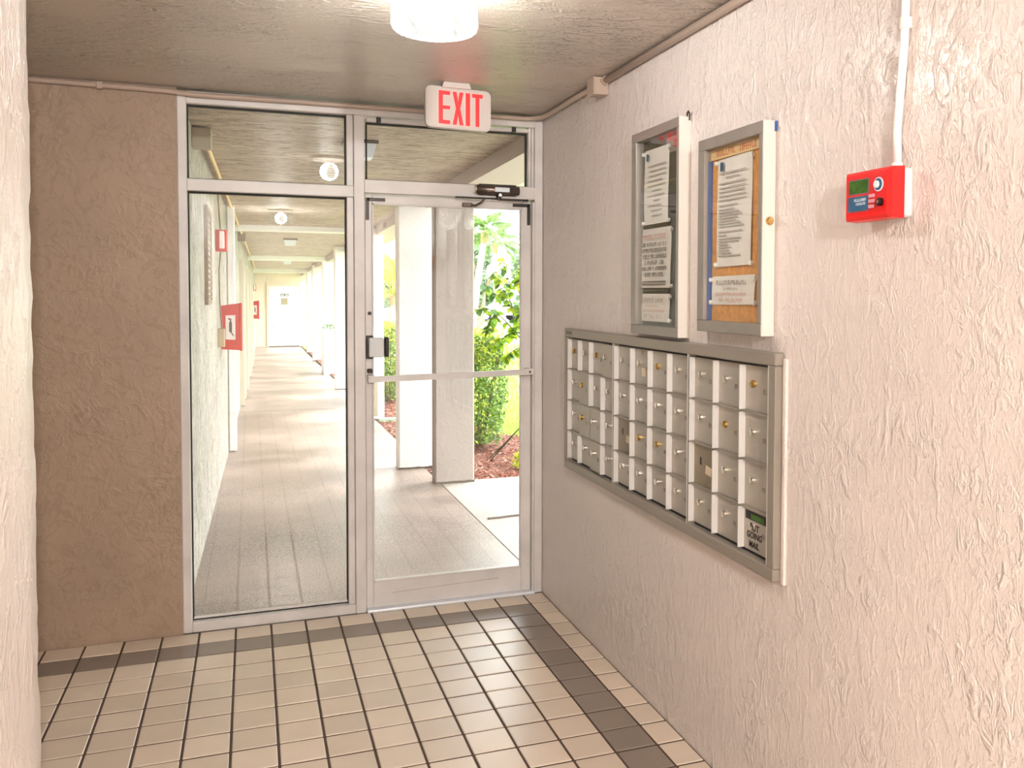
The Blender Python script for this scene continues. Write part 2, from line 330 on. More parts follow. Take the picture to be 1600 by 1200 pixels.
struct(obj('ceiling', B(-3.5, 0.0, -8.2, 0.11, H, H + 0.12), 'ceiling_paint'), 'grey beige ceiling with swirled trowel texture')

# floor: grout bed + one object per tile
fl = struct(obj('floor', B(-3.36, 0, -8.2, 0.0, -0.06, -0.0035), 'grout'), 'tiled lobby floor of cream squares with a dark brown border')
def tile_mesh(w, d, mat, nm):
    mb = BB(-w / 2, w / 2, -d / 2, d / 2, -0.012, 0.0, 0.0022, 1)
    me = bpy.data.meshes.new(nm); me.from_pydata(mb.v, [], mb.f); me.materials.append(MATS[mat]); return me
GAP = 0.009
xl = lambda c: (c - 14 - 0.697) * T
yl = lambda r: -(r + 0.95) * T
cache = {}
field = {'tile_cream': MB(), 'tile_brown': MB()}
def put_tile(x0, x1, y0, y1, mat, vis):
    w = round(x1 - x0 - GAP, 4); d = round(y1 - y0 - GAP - .002, 4); cx = (x0 + x1) / 2; cy = (y0 + y1) / 2
    dz = random.uniform(-0.0008, 0.0008)
    if vis:
        k = (w, d, mat)
        if k not in cache: cache[k] = tile_mesh(w, d, mat, 'tile')
        o = link('tile', cache[k], fl); o.location = (cx, cy, dz)
        o.rotation_euler = (random.uniform(-.004, .004), random.uniform(-.004, .004), random.uniform(-.003, .003))
    else: field[mat].box(cx - w / 2, cx + w / 2, cy - d / 2, cy + d / 2, -0.012, dz)
rows = [(0.0 - 0.002, yl(0), 'edge')] + [(yl(r), yl(r + 1), r) for r in range(0, 52)]
colsx = [(xl(c), xl(c + 1), c) for c in range(-7, 14)] + [(xl(14), 0.0, 14)]
for (ya, yb, r) in rows:
    if yb < -8.2: continue
    for (xa, xb, c) in colsx:
        xa2 = max(xa, -3.36)
        if xb - xa2 < 0.03: continue
        if yb < -2.5 and xb < -1.8: continue
        dark = (c == 13 and r != 'edge') or (r == 0 and c <= 13)
        vis = c >= -2 and (r == 'edge' or r <= 13)
        put_tile(xa2, xb, yb, ya, 'tile_brown' if dark else 'tile_cream', vis)
for k, mb in field.items():
    o = obj('tile_field', mb, k, fl); o['kind'] = 'stuff'

# ================================================================== GLAZED ENTRANCE
FD = 0.10
win = struct(root('window_1', (-0.86, 0.05, 0)), 'white aluminium storefront frame with sidelight and two transom panes')
XL, XR = -1.727, -0.002; MX0, MX1 = -0.955, -0.905; ZT = 2.485
zb0, zb1 = 2.048, 2.103
P = 'aluminium_paint'
obj('left_jamb', BB(XL, XL + 0.038, 0, FD, 0, ZT, .003, 1), P, win)
obj('right_jamb', BB(XR - 0.044, XR, 0, FD, 0, ZT, .003, 1), P, win)
obj('head', BB(XL + .038, XR - .044, 0, FD, 2.43, ZT, .003, 1), P, win)
obj('mullion', BB(MX0, MX1, -0.004, FD, 0, 2.43, .003, 1), P, win)
obj('transom_bar', BB(XL + .038, MX0, 0, FD, zb0 - .012, zb1 - .012, .003, 1), P, win)
obj('transom_bar', BB(MX1, XR - .044, 0, FD, zb0 + .012, zb1 + .022, .003, 1), P, win)
obj('sill', BB(XL + .038, MX0, 0, FD, 0, .046, .003, 1), P, win)
def glazing(x0, x1, z0, z1, nm='pane'):
    bead = MB(); w = 0.018
    g = obj(nm, B(x0, x1, .052, .058, z0, z1), 'pane_glass', win)
    gs = MB()
    for (a, b_, c, d) in ((x0, x0 + .006, z0, z1), (x1 - .006, x1, z0, z1), (x0 + .006, x1 - .006, z0, z0 + .006), (x0 + .006, x1 - .006, z1 - .008, z1)): gs.box(a, b_, .040, .066, c, d)
    obj('gasket', gs, 'gasket', win)
    return g
def bead(x0, x1, z0, z1, yy=(.012, .04)): obj('glazing_bead', BB(x0, x1, yy[0], yy[1], z0, z1, .002, 1), P, win)
glazing(XL + .038, MX0 - .032, .046, zb0 - .012); bead(MX0 - .032, MX0 - .001, .046, zb0 - .012); bead(XL + .038, MX0 - .032, .046, .062, (.04, .05))
glazing(XL + .038, MX0 - .032, zb1 - .012, 2.43); bead(MX0 - .032, MX0 - .001, zb1 - .012, 2.43)
glazing(MX1 + .012, XR - .075, zb1 + .022, 2.405); bead(XR - .075, XR - .061, zb1 + .022, 2.43); bead(XR - .058, XR - .045, zb1 + .022, 2.43); bead(MX1 + .012, XR - .075, 2.405, 2.424)
for xx in (-0.835, -0.155): obj('glazing_clip', BB(xx - .011, xx + .011, .006, .03, 2.403, 2.428, .002, 1), 'black_metal', win)
obj('stop_strip', BB(XR - .056, XR - .046, -.004, .03, 0.0, zb0, .002, 1), P, win)

door = struct(root('door_1', (-0.48, 0.045, 0)), 'white aluminium framed glass door with push bar, in the right bay of the storefront')
DX0, DX1 = -0.902, -0.060; DZ0, DZ1 = 0.014, 2.052; gy0, gy1 = .018, .062
gx0, gx1, gz0, gz1 = -0.862, -0.117, 0.150, 2.005
obj('stile', BB(DX0, gx0 - .006, gy0, gy1, DZ0, DZ1, .003, 1), P, door)
obj('stile', BB(gx1 + .006, DX1, gy0, gy1, DZ0, DZ1, .003, 1), P, door)
obj('top_rail', BB(gx0 - .006, gx1 + .006, gy0, gy1, gz1 + .006, DZ1, .003, 1), P, door)
obj('bottom_rail', BB(gx0 - .006, gx1 + .006, gy0, gy1, DZ0, gz0 - .006, .003, 1), P, door)
obj('glass_pane', B(gx0 - .006, gx1 + .006, .038, .044, gz0 - .006, gz1 + .006), 'pane_glass', door)
for (a, b_, c, d) in ((gx0 - .008, gx0, gz0, gz1), (gx1, gx1 + .008, gz0, gz1)): obj('glazing_bead', BB(a, b_, .010, .036, c, d, .002, 1), P, door)
obj('glazing_bead', BB(gx0, gx1, .010, .036, gz0 - .008, gz0, .002, 1), P, door)
obj('glazing_bead', BB(gx0, gx1, .010, .036, gz1, gz1 + .008, .002, 1), P, door)
pb = MB(); pts = [(DX0 + .008, -.040, 1.155), (-.75, -.041, 1.158), (-.48, -.042, 1.163), (-.2, -.041, 1.169), (DX1 - .004, -.040, 1.173)]
for i in range(len(pts) - 1):
    a, b_ = pts[i], pts[i + 1]; h = .0145
    pb.add([(a[0], a[1] - .008, a[2] - h), (b_[0], b_[1] - .008, b_[2] - h), (b_[0], b_[1] - .008, b_[2] + h), (a[0], a[1] - .008, a[2] + h),
            (a[0], a[1] + .008, a[2] - h), (b_[0], b_[1] + .008, b_[2] - h), (b_[0], b_[1] + .008, b_[2] + h), (a[0], a[1] + .008, a[2] + h)],
           [(0, 1, 2, 3), (4, 7, 6, 5), (3, 2, 6, 7), (0, 4, 5, 1), (0, 3, 7, 4), (1, 5, 6, 2)])
pbo = obj('push_bar', pb, P, door)
for xx, zz in ((DX0 + .022, 1.157), (DX1 - .022, 1.172)): obj('bar_mount', BB(xx - .016, xx + .016, -.034, gy0, zz - .017, zz + .017, .003, 1), P, pbo)
obj('screw', MB().tube([(DX1 - .024, -.0505, 1.172), (DX1 - .024, -.046, 1.172)], .0055, 10), 'gasket', pbo)
# lock case with black thumb guard
lk = obj('lock_case', BB(DX0 + .012, -.818, -.034, gy0, 1.262, 1.356, .006, 2), 'panel_grey', door)
obj('lock_backplate', BB(DX0 + .002, -.862, .010, gy0, 1.252, 1.366, .003, 1), 'black_metal', lk)
obj('thumb_guard', BB(-.817, -.796, -.046, .0, 1.262, 1.360, .007, 2), 'black_metal', lk)
obj('cylinder', MB().tube([(DX0 + .02, .010, 1.475), (DX0 + .02, gy0 + .002, 1.475)], .009, 14), 'black_metal', door)
obj('latch', BB(DX0 + .006, DX0 + .03, -.02, gy0, 1.186, 1.204, .003, 1), 'black_metal', door)
# corner brackets
for s, xx in ((1, DX0 + .012), (-1, DX1 - .014)):
    br = MB().box(xx - .008, xx + .008, .012, gy0, 1.93, 2.038); br.box(xx, xx + s * .085, .012, gy0, 2.022, 2.038)
    obj('corner_bracket', br, 'black_metal', door)
thr = tag(obj('threshold', BB(MX1 + .002, XR - .046, -.022, .10, 0.0, .015, .004, 2), 'threshold_metal', org=(-.5, 0, 0)), 'bright metal threshold strip under the glass door', 'threshold')
scuff = MB()
for k in range(16):
    x = -.78 + k * .034; scuff.add([(x, gy0 - .0012, .078 + .001 * k), (x + .036, gy0 - .0012, .079 + .001 * k), (x + .036, gy0 - .0012, .083 + .001 * k + .0012 * math.sin(k)), (x, gy0 - .0012, .081 + .001 * k)], [(0, 1, 2, 3)])
obj('scuff_mark', scuff, 'ink_faint', door)

# door closer
cl = tag(root('door_closer', (-.25, -.03, 2.08)), 'bronze tubular door closer with dark folding arm on the transom bar above the glass door', 'door closer')
CZ = 2.098
bd = obj('body', MB().tube([(-.362, -.034, CZ), (-.36, -.034, CZ), (-.142, -.034, CZ - .002), (-.140, -.034, CZ - .002)], [.018, .022, .022, .018], 20), 'bronze_metal', cl, sm=True)
obj('cover_plate', BB(-.272, -.195, -.060, -.050, CZ - .012, CZ + .012, .003, 2), 'panel_white', cl)
obj('end_cap', MB().tube([(-.372, -.034, CZ), (-.362, -.034, CZ)], .019, 18), 'lock_chrome', cl)
obj('mounting_plate', BB(-.345, -.150, -.022, .0, CZ - .026, CZ + .03, .003, 1), 'black_metal', cl)
obj('pivot', MB().tube([(-.246, -.034, CZ - .05), (-.246, -.034, CZ - .018)], .013, 14), 'black_metal', cl)
obj('arm', BB(-.47, -.236, -.042, -.034, CZ - .05, CZ - .041, .002, 1), 'black_metal', cl)
obj('arm', BB(-.25, -.09, -.040, -.030, CZ - .052, CZ - .042, .002, 1), 'black_metal', cl)
obj('forearm', MB().tube([(-.32, -.038, CZ - .047), (-.335, -.030, CZ - .066), (-.36, -.012, CZ - .080), (-.39, .004, CZ - .078)], .006, 8), 'bronze_metal', cl)
obj('shoe', BB(-.425, -.375, -.006, .014, CZ - .088, CZ - .066, .003, 1), 'bronze_metal', cl)
obj('pivot_screw', MB().tube([(-.246, -.040, CZ - .028), (-.246, -.064, CZ - .028)], .008, 12), 'lock_chrome', cl)

# ================================================================== CEILING FIXTURES, CONDUIT
def ceiling_lamp(x, y, watts, label):
    t = tag(root('ceiling_lamp', (x, y, H)), label, 'lamp', 'round glass ceiling lamps'); zb = -.165
    base = obj('base', MB().lathe([(.0, 0), (.118, 0), (.122, -.006), (.122, -.018), (.0, -.018)], (x, y, H), 40), 'white_plastic', t)
    prof = [(.119, -.018), (.124, -.03)]
    prof += [(.127, -.03 - .006 * k) for k in range(1, 17)]
    prof += [(.1275, -.132), (.126, -.142), (.121, -.151), (.112, -.157), (.09, -.161), (.05, -.164), (.002, -.165)]
    sh = MB(); n = 120; pr = prof
    for i, (r, z) in enumerate(pr):
        for k in range(n):
            a = 2 * PI * k / n; ph = 0.9 * math.sin(z * 34)      # swirled prismatic flutes
            rr = r * (1 + .007 * math.sin(a * 30 + ph * 6)) if r > .05 else r
            sh.v.append((x + rr * math.cos(a), y + rr * math.sin(a), H + z))
    for i in range(len(pr) - 1):
        for k in range(n): sh.f.append((i * n + k, i * n + (k + 1) % n, (i + 1) * n + (k + 1) % n, (i + 1) * n + k))
    obj('glass_shade', sh, 'lamp_glass', t, sm=True)
    bl = MB().lathe([(.0, -.04), (.016, -.042), (.018, -.06), (.03, -.085), (.034, -.105), (.028, -.128), (.014, -.139), (.001, -.142)], (x + .012, y, H), 20)
    obj('bulb', bl, 'bulb_glow', t, sm=True)
    ld = bpy.data.lights.new('lamp_light', 'POINT'); ld.energy = watts; ld.color = LAMP_COL; ld.shadow_soft_size = .06
    lo = bpy.data.objects.new('lamp_light', ld); C.objects.link(lo); lo.location = (x, y, H - .095)
    return t
ceiling_lamp(-.915, -1.86, LAMP_WATTS[0], 'lit round ribbed glass ceiling lamp nearest the glass door')
ceiling_lamp(-1.10, -6.2, LAMP_WATTS[1], 'added round ribbed glass ceiling lamp behind the camera, lighting the lobby')  # never in view; extra lamp put in to brighten the lobby

# exit sign
ex = tag(root('exit_sign', (-.565, -.54, H)), 'white rounded EXIT sign with glowing red letters hanging from the ceiling', 'exit sign')
EW, EH = .292, .178; EX0 = -.710; EZ0 = 2.296; EY = -.54
Efn = lambda u, v, d: (EX0 + u * EW, EY - .018 * (0) + d + (u - .5) * .012, EZ0 + v * EH - (u - .5) * .006)
def rrect(u0, u1, v0, v1, ru, rv, n=6):
    o = []
    for (cu, cv, a0) in ((u1 - ru, v1 - rv, 0), (u0 + ru, v1 - rv, PI / 2), (u0 + ru, v0 + rv, PI), (u1 - ru, v0 + rv, 1.5 * PI)):
        for k in range(n + 1): a = a0 + PI / 2 * k / n; o.append((cu + ru * math.cos(a), cv + rv * math.sin(a)))
    return o
obj('housing', MB().prism(rrect(0, 1, 0, 1, .085, .14), Efn, -.018, .018), 'white_plastic', ex)
fp = obj('face_plate', MB().prism(rrect(.012, .988, .02, .98, .08, .13), Efn, -.021, -.018), 'white_plastic', ex)
LET = {'E': [[(0, 0), (1, 0), (1, .115), (.36, .115), (.36, .45), (1, .45), (1, .555), (.36, .555), (.36, .885), (1, .885), (1, 1), (0, 1)]],
       'X': [[(0, 0), (.36, 0), (.5, .30), (.64, 0), (1, 0), (.70, .5), (1, 1), (.64, 1), (.5, .70), (.36, 1), (0, 1), (.30, .5)]],
       'I': [[(0, 0), (1, 0), (1, 1), (0, 1)]], 'T': [[(.32, 0), (.68, 0), (.68, .885), (1, .885), (1, 1), (0, 1), (0, .885), (.32, .885)]]}
for ch, u0, u1 in (('E', .195, .365), ('X', .405, .570), ('I', .605, .672), ('T', .705, .868)):
    for nm, gr, d0, d1, mt in (('letter_outline', .013, -.0222, -.021, 'exit_halo'), ('letter', 0, -.0236, -.0222, 'exit_red')):
        for poly in LET[ch]:
            cu, cv = .5, .5
            pts = []
            for (a, b_) in poly:
                uu = u0 + a * (u1 - u0); vv = .095 + b_ * .80
                # outline grows outward a little
                if gr:
                    uu += gr * (1 if a > .5 else -1 if a < .5 else 0); vv += gr * 1.3 * (1 if b_ > .5 else -1 if b_ < .5 else 0)
                pts.append((uu, vv))
            if gr:   # plain plate behind the letter
                us = [p[0] for p in pts]; vv_ = [p[1] for p in pts]
                if ch in 'EXT': continue
            obj(nm, MB().prism(pts, Efn, d0, d1), mt, ex)
cz = H
obj('canopy', MB().prism([(0, 0), (1, 0), (.94, 1), (.06, 1)], lambda u, v, d: (-.640 + u * .128, EY + d, H - .001 - .024 * (1 - v) + .0), -.035, .035), 'white_plastic', ex)
obj('stem', BB(-.60, -.545, EY - .012, EY + .012, EZ0 + EH - .002, H - .02, .003, 1), 'white_plastic', ex)

# conduit along the ceiling edge, turning the corner, into a junction box
r = .0125; zc = H - .020
pts = [(-3.3, -.016, zc - .004), (-2.4, -.016, zc + .002), (-1.9, -.018, zc - .001), (-1.74, -.020, zc - .004), (-1.66, -.022, zc - .012), (-1.2, -.020, zc - .008), (-.6, -.018, zc - .006), (-.11, -.018, zc - .006)]
pts += [(-.11 + .09 * math.sin(a), -.018 - .09 * (1 - math.cos(a)), zc - .006 + .006 * a / 1.57) for a in (.3, .6, .9, 1.2, 1.4)]
pts += [(-.018, -.16, zc), (-.018, -.5, zc + .002), (-.018, -.86, zc)]
cdt = tag(obj('conduit', MB().tube(pts, r, 10), 'painted_conduit', org=(-.6, -.02, zc), sm=True), 'beige painted conduit running above the storefront and round the corner', 'conduit')
cd2 = tag(obj('conduit', MB().tube([(-.018, -.925, zc), (-.018, -2.5, zc + .003), (-.018, -5.5, zc), (-.018, -8.1, zc)], r + .002, 10), 'painted_conduit', org=(-.02, -3, zc), sm=True), 'beige painted conduit along the ceiling edge above the notice boards', 'conduit')
jb = tag(root('junction_box', (0, -.88, 2.45)), 'small square painted junction box on the conduit under the ceiling', 'junction box')
obj('box', BB(-.066, -.0, -.925, -.85, 2.418, 2.492, .003, 1), 'painted_conduit', jb)
obj('cover', BB(-.070, -.066, -.928, -.847, 2.415, 2.494, .0015, 1), 'painted_conduit', jb)
obj('connector', MB().tube([(-.02, -.925, zc), (-.02, -.94, zc)], .019, 12), 'painted_conduit', jb)
for y_ in (-1.9, -2.3): pass
for xx in (-2.03,): tag(obj('conduit_strap', BB(xx - .012, xx + .012, -.034, 0, zc - .018, zc + .014, .003, 1), 'painted_conduit', org=(xx, -.01, zc)), 'small strap holding the conduit above the tan wall', 'strap')

# ================================================================== RIGHT WALL: things on it (front faces look towards -x)
wallfn = lambda y, z, d: (-d, y, z)
def wbox(d0, d1, y0, y1, z0, z1, b=0.0): return BB(-d1, -d0, min(y0, y1), max(y0, y1), z0, z1, b, 1) if b else B(-d1, -d0, y0, y1, z0, z1)
def glyphs(mb, y, z, w, h, d, n=None, seed=0, density=1.0):
    """tiny letter-like strokes in a line: y runs towards the camera (to the right as read)"""
    rd = random.Random(seed); n = n or max(3, int(w / (h * .75))); cw = w / n
    for k in range(n):
        if rd.random() > density: continue
        a = y - k * cw; b_ = a - cw * .72; s = h * .18
        kind = rd.randint(0, 3)
        mb.box(-d - .0003, -d, a, a - s * .9, z, z + h)
        if kind != 1: mb.box(-d - .0003, -d, a - s * .9, b_, z + h - s, z + h)
        if kind in (0, 2): mb.box(-d - .0003, -d, a - s * .9, b_, z + h * .45, z + h * .45 + s)
        if kind in (1, 2): mb.box(-d - .0003, -d, a - s * .9, b_, z, z + s)
        if kind == 3: mb.box(-d - .0003, -d, b_, b_ + s * .9, z, z + h)
    return mb
def lines(mb, y, z, w, h, d): return mb.box(-d - .0003, -d, y, y - w, z, z + h)

# ---- mailbox bank
mbx = tag(root('mailbox_bank', (0, -1.36, .75)), 'aluminium wall bank of apartment mailboxes in three modules', 'mailboxes')
Y0, Y1, Z0, Z1 = -.440, -2.312, .748, 1.412
YI0, YI1, ZI0, ZI1 = -.474, -2.276, .787, 1.372
DF, DR = .031, .004     # frame face and recessed door face, measured off the wall
obj('top_frame', wbox(0, DF, Y0, Y1, ZI1, Z1, .004), 'mailbox_metal', mbx)
obj('bottom_frame', wbox(0, DF, Y0, Y1, Z0, ZI0, .004), 'mailbox_metal', mbx)
obj('side_frame', wbox(0, DF, Y0, YI0, ZI0, ZI1, .002), 'mailbox_metal', mbx)
obj('side_frame', wbox(0, DF, YI1, Y1, ZI0, ZI1, .002), 'mailbox_metal', mbx)
obj('back_panel', wbox(.0005, .002, YI0, YI1, ZI0, ZI1), 'keyway', mbx)
obj('maker_plate', wbox(DF, DF + .001, Y0 - .03, Y0 - .105, Z1 - .027, Z1 - .012), 'ink', mbx)
mods = [(-.474, -1.055, 4), (-1.062, -1.748, 4), (-1.755, -2.270, 3)]
rowz = [ZI1 - .006, 1.221, 1.073, .928, ZI0 + .006]
num = 0
doorcache = {}
special = {(0, 2, 0): 'none', (0, 2, 1): 'none', (0, 3, 0): 'none'}
for mi, (ya, yb, nc) in enumerate(mods):
    obj('module_edge', wbox(.002, .027, ya + .003, ya - .004, ZI0, ZI1), 'mailbox_metal', mbx)
    obj('module_edge', wbox(.002, .027, yb + .004, yb - .003, ZI0, ZI1), 'mailbox_divider_lit', mbx)
    pw = (ya - yb) / nc
    for c in range(nc):
        for r_ in range(4):
            y_l = ya - c * pw - .004; y_r = ya - (c + 1) * pw + .001; zt = rowz[r_] - .003; zb_ = rowz[r_ + 1] + .003
            key = (mi, c, r_)
            dull = key in ((1, 0, 2), (2, 0, 2))
            flush = key in ((0, 3, 0), (0, 1, 1), (0, 1, 2), (0, 2, 2), (0, 2, 3))
            dr = .018 if flush else DR
            d_ = obj('mailbox_door', wbox(.002 if not flush else .004, dr + .002, y_l - .001, y_r + .001, zb_, zt, .0012), 'mailbox_dull' if dull else 'mailbox_door_metal', mbx)
            # hinge-side lip that stands proud of each door and looks towards the lobby
            if not flush: obj('lip', wbox(.004, .027, y_l + .003, y_l - .0015, zb_ + .001, zt - .001), 'mailbox_divider_lit', d_)
            f = dr + .002; w_ = y_l - y_r
            ly = y_l - w_ * .27 - .006; lz = zb_ + (zt - zb_) * .60
            rr = random.random()
            if dull:
                obj('keyhole', wbox(f, f + .001, ly + .005, ly - .005, lz - .014, lz + .012), 'keyway', d_)
                obj('tape', MB().prism([(-.022, -.014), (.02, -.018), (.024, .010), (-.016, .016)], lambda u, v, dd: (-f - dd, ly - .055 - u, lz - .025 + v), 0, .0006), 'label_tape', d_)
            else:
                obj('lock', MB().tube([(-f, ly, lz), (-f - .009, ly, lz), (-f - .011, ly, lz)], [.0115, .0115, .008], 14), 'lock_brass' if rr < .3 else 'lock_chrome', d_)
            if not dull:
                num += 1; gm = MB(); glyphs(gm, ly - w_ * .33, lz - .026, .020, .014, f, 2, 40 + num); obj('number_mark', gm, 'ink_brown', d_)
            if key == (1, 1, 0):
                obj('tape', wbox(f, f + .0006, ly - .018, ly - .055, lz - .05, lz - .018), 'label_tape', d_)
                obj('tape', wbox(f, f + .0006, ly - .016, ly - .038, lz + .032, lz + .055), 'tan_box', d_)
            if key == (2, 2, 3):
                obj('mail_slot', wbox(f, f + .0015, y_l - .012, y_r + .006, zt - .034, zt - .008), 'keyway', d_)
                obj('slot_mail', wbox(f + .0015, f + .0025, y_l - .045, y_r + .045, zt - .031, zt - .015), 'leaf_dark', d_)
                for txt, yy, zz, sz in (('OUT', y_l - .026, lz - .014, .030), ('GOING', y_l - .018, zb_ + .040, .027), ('MAIL', y_l - .032, zb_ + .012, .027)):
                    cu = bpy.data.curves.new('lettering', 'FONT'); cu.body = txt; cu.size = sz; cu.shear = .12; cu.extrude = .0002; cu.offset = .0006
                    to = bpy.data.objects.new('lettering', cu); C.objects.link(to); dg = bpy.context.evaluated_depsgraph_get()
                    me = bpy.data.meshes.new_from_object(to.evaluated_get(dg)); bpy.data.objects.remove(to); me.materials.clear(); me.materials.append(MATS['marker'])
                    M = Matrix(((0, 0, -1, -f - .0008), (-1, 0, 0, yy), (0, 1, 0, zz), (0, 0, 0, 1))); me.transform(Matrix.Translation(-LOC[mbx.name]) @ M); link('lettering', me, d_)
for z_ in rowz[1:-1]:
    obj('row_rail', wbox(.002, .016, YI0, YI1, z_ - .003, z_ + .003), 'mailbox_metal', mbx)
tag(obj('plaster_edge', MB().bbox(-.009, .002, -2.334, -2.3125, .742, 1.395, .005, 2), 'wall_paint', org=(0, -2.33, .74)), 'rough raised plaster strip beside the right end of the mailboxes', 'plaster')

# ---- notice boards
def board(nm, label, y0, y1, z0, z1, d, fw, backing, glassy=True):
    """fw: left, right, top, bottom frame widths"""
    t = tag(root(nm, (0, (y0 + y1) / 2, z0)), label, 'notice board')
    l, r_, tp, bt = fw
    obj('case_back', wbox(0, .008, y0, y1, z0, z1), 'board_metal', t)
    obj('backing', wbox(.008, .012, y0 - .01, y1 + .01, z0 + .01, z1 - .01), backing, t)
    obj('frame_rail', wbox(.008, d, y0, y1, z1 - tp, z1, .002), 'board_metal', t)
    obj('frame_rail', wbox(.008, d, y0, y1, z0, z0 + bt, .002), 'board_metal', t)
    obj('frame_stile', wbox(.008, d, y0, y0 - l, z0 + bt, z1 - tp, .002), 'board_metal', t)
    obj('frame_stile', wbox(.008, d, y1 + r_, y1, z0 + bt, z1 - tp, .002), 'board_metal', t)
    obj('lit_side', wbox(0.001, d - .001, y1, y1 - .004, z0, z1), 'board_side_lit', t)
    obj('lit_side', wbox(0.001, d - .001, y0, y0 + .004, z0, z1), 'board_side_lit', t)
    obj('glass_pane', wbox(d - .014, d - .010, y0 - l, y1 + r_, z0 + bt, z1 - tp), 'board_glass', t)
    return t
def paper(label, y0, y1, z0, z1, d, skew=0.0, curl=.004, group=None):
    n = 8; mb = MB()
    for j in range(n + 1):
        for i in range(3):
            u = i / 2; v = j / n
            yy = y0 + (y1 - y0) * u; zz = z0 + (z1 - z0) * v + skew * (u - .5)
            mb.v.append((-d - curl * math.sin(v * PI * 1.3 + u) * .5 - curl * .6, yy, zz))
    for j in range(n):
        for i in range(2): a = j * 3 + i; mb.f.append((a, a + 1, a + 4, a + 3))
    t = tag(root('notice_sheet', (-d, (y0 + y1) / 2, z0)), label, 'paper', group)
    obj('sheet', mb, 'paper', t)
    for yy, zz in ((y0, z0 + .006), (y0, z1 - .012), (y1, z0 + .006), (y1, z1 - .012)):
        s = 1 if yy == y0 else -1
        obj('pin', MB().tube([(-d + .001, yy + s * .003, zz), (-d - .010, yy + s * .003, zz), (-d - .012, yy + s * .003, zz)], [.0075, .0075, .004], 10), 'pin_white', t)
    return t
D1 = .045
b1 = board('notice_board', 'narrow glazed notice board with dark felt backing and three white notices', -1.282, -1.700, 1.425, 2.188, D1, (.046, .020, .034, .034), 'black_felt')
obj('red_patch', wbox(.013, .015, -1.602, -1.632, 2.098, 2.126), 'red_patch', b1)  # small red rectangle on the felt
obj('label_plate', wbox(.0125, .0135, -1.53, -1.67, 2.085, 2.14), 'board_metal', b1)
obj('hook', MB().tube([(-.012, -1.697, 2.186), (-.014, -1.699, 2.200), (-.013, -1.706, 2.206), (-.010, -1.711, 2.196), (-.010, -1.711, 2.175)], .003, 6), 'black_metal', b1)
d = .014
LOFF = .0075
p = paper('tall white letter with small blue crest, top sheet on the dark felt board', -1.345, -1.560, 1.838, 2.118, d)
q = MB()
for k, (a, w) in enumerate([(.02, .16), (.03, .15), (.03, .15), (.02, .13), (.02, .16), (.06, .08), (.02, .15), (.07, .06), (.02, .12), (.05, .1), (.06, .09)]):
    lines(q, -1.345 - .02 - a, 2.052 - k * .0185, w, .0045, d + LOFF)
obj('printed_text', q, 'ink_faint', p); obj('crest', wbox(d + LOFF, d + LOFF + .0004, -1.372, -1.392, 2.076, 2.102), 'ink_blue', p)
p = paper('white notice with red heading and large print, middle sheet on the dark felt board', -1.312, -1.584, 1.600, 1.822, d)
q = MB(); glyphs(q, -1.333, 1.782, .23, .016, d + LOFF, 18, 3, .93); obj('printed_heading', q, 'ink_red', p)
q = MB()
for k, w in enumerate([.22, .22, .22, .17, .22, .17]): glyphs(q, -1.448 + w / 2, 1.755 - k * .0225, w, .0145, d + LOFF, None, 60 + k, .9)
lines(q, -1.34, 1.621, .21, .004, d + LOFF); lines(q, -1.34, 1.611, .21, .004, d + LOFF)
obj('printed_text', q, 'ink', p)
p = paper('small white landscape notice, bottom sheet on the dark felt board', -1.298, -1.576, 1.474, 1.578, d)
q = MB(); glyphs(q, -1.335, 1.546, .20, .014, d + LOFF, 14, 9, .9); obj('printed_heading', q, 'ink_faint', p)
q = MB(); glyphs(q, -1.37, 1.529, .12, .006, d + LOFF, 14, 10); glyphs(q, -1.325, 1.510, .22, .008, d + LOFF, 22, 11); glyphs(q, -1.36, 1.488, .16, .012, d + LOFF, 10, 12, .8); obj('printed_text', q, 'ink_red', p)
D2 = .043
b2 = board('notice_board', 'glazed cork notice board with orange lettered strip, nearest the camera', -1.842, -2.248, 1.456, 2.080, D2, (.046, .022, .036, .036), 'cork')
ban = obj('title_strip', wbox(.013, .019, -1.862, -2.226, 2.010, 2.046), 'wood_strip', b2)
q = MB(); glyphs(q, -1.925, 2.017, .125, .021, .019, 8, 21); glyphs(q, -2.075, 2.017, .10, .021, .019, 8, 22); obj('title_lettering', q, 'ink_orange', ban)
obj('blue_liner', wbox(.012, .030, -1.866, -1.889, 1.492, 2.008), 'blue_liner', b2)
obj('lock', MB().tube([(-.021, -2.252, 1.790), (-.021, -2.259, 1.790), (-.021, -2.262, 1.790)], [.012, .012, .009], 16), 'lock_brass', b2)
obj('hinge_tab', wbox(.002, .006, -2.252, -2.262, 2.050, 2.078), 'blue_liner', b2)
p = paper('long white typed letter with blue crest pinned high on the cork board', -1.930, -2.146, 1.666, 2.008, d, .004)
q = MB(); yy0 = -1.948
z = 1.958
for w, a, s in [(.17, 0, .014), (.09, .04, .018), (.17, 0, .014), (.17, 0, .013), (.165, 0, .013), (.17, 0, .013), (.17, 0, .017), (.12, 0, .013), (.10, 0, .009), (.13, .0, .009), (.15, 0, .009), (.12, 0, .009), (.11, 0, .009), (.14, 0, .009), (.16, 0, .016), (.15, 0, .011), (.05, 0, .011), (.14, 0, .009), (.13, 0, .009), (.06, 0, .009), (.08, 0, .009), (.07, 0, .009), (.08, 0, .009), (.14, 0, .015), (.12, 0, .008), (.11, 0, .008)]:
    lines(q, yy0 - a, z, w, .0042, d + LOFF); z -= s
    if z < 1.69: break
obj('printed_text', q, 'ink_faint', p); obj('crest', wbox(d + LOFF, d + LOFF + .0004, -1.955, -1.975, 1.968, 1.996), 'ink_blue', p)
p = paper('white landscape notice with faded red print low on the cork board', -1.900, -2.168, 1.545, 1.636, d, .004)
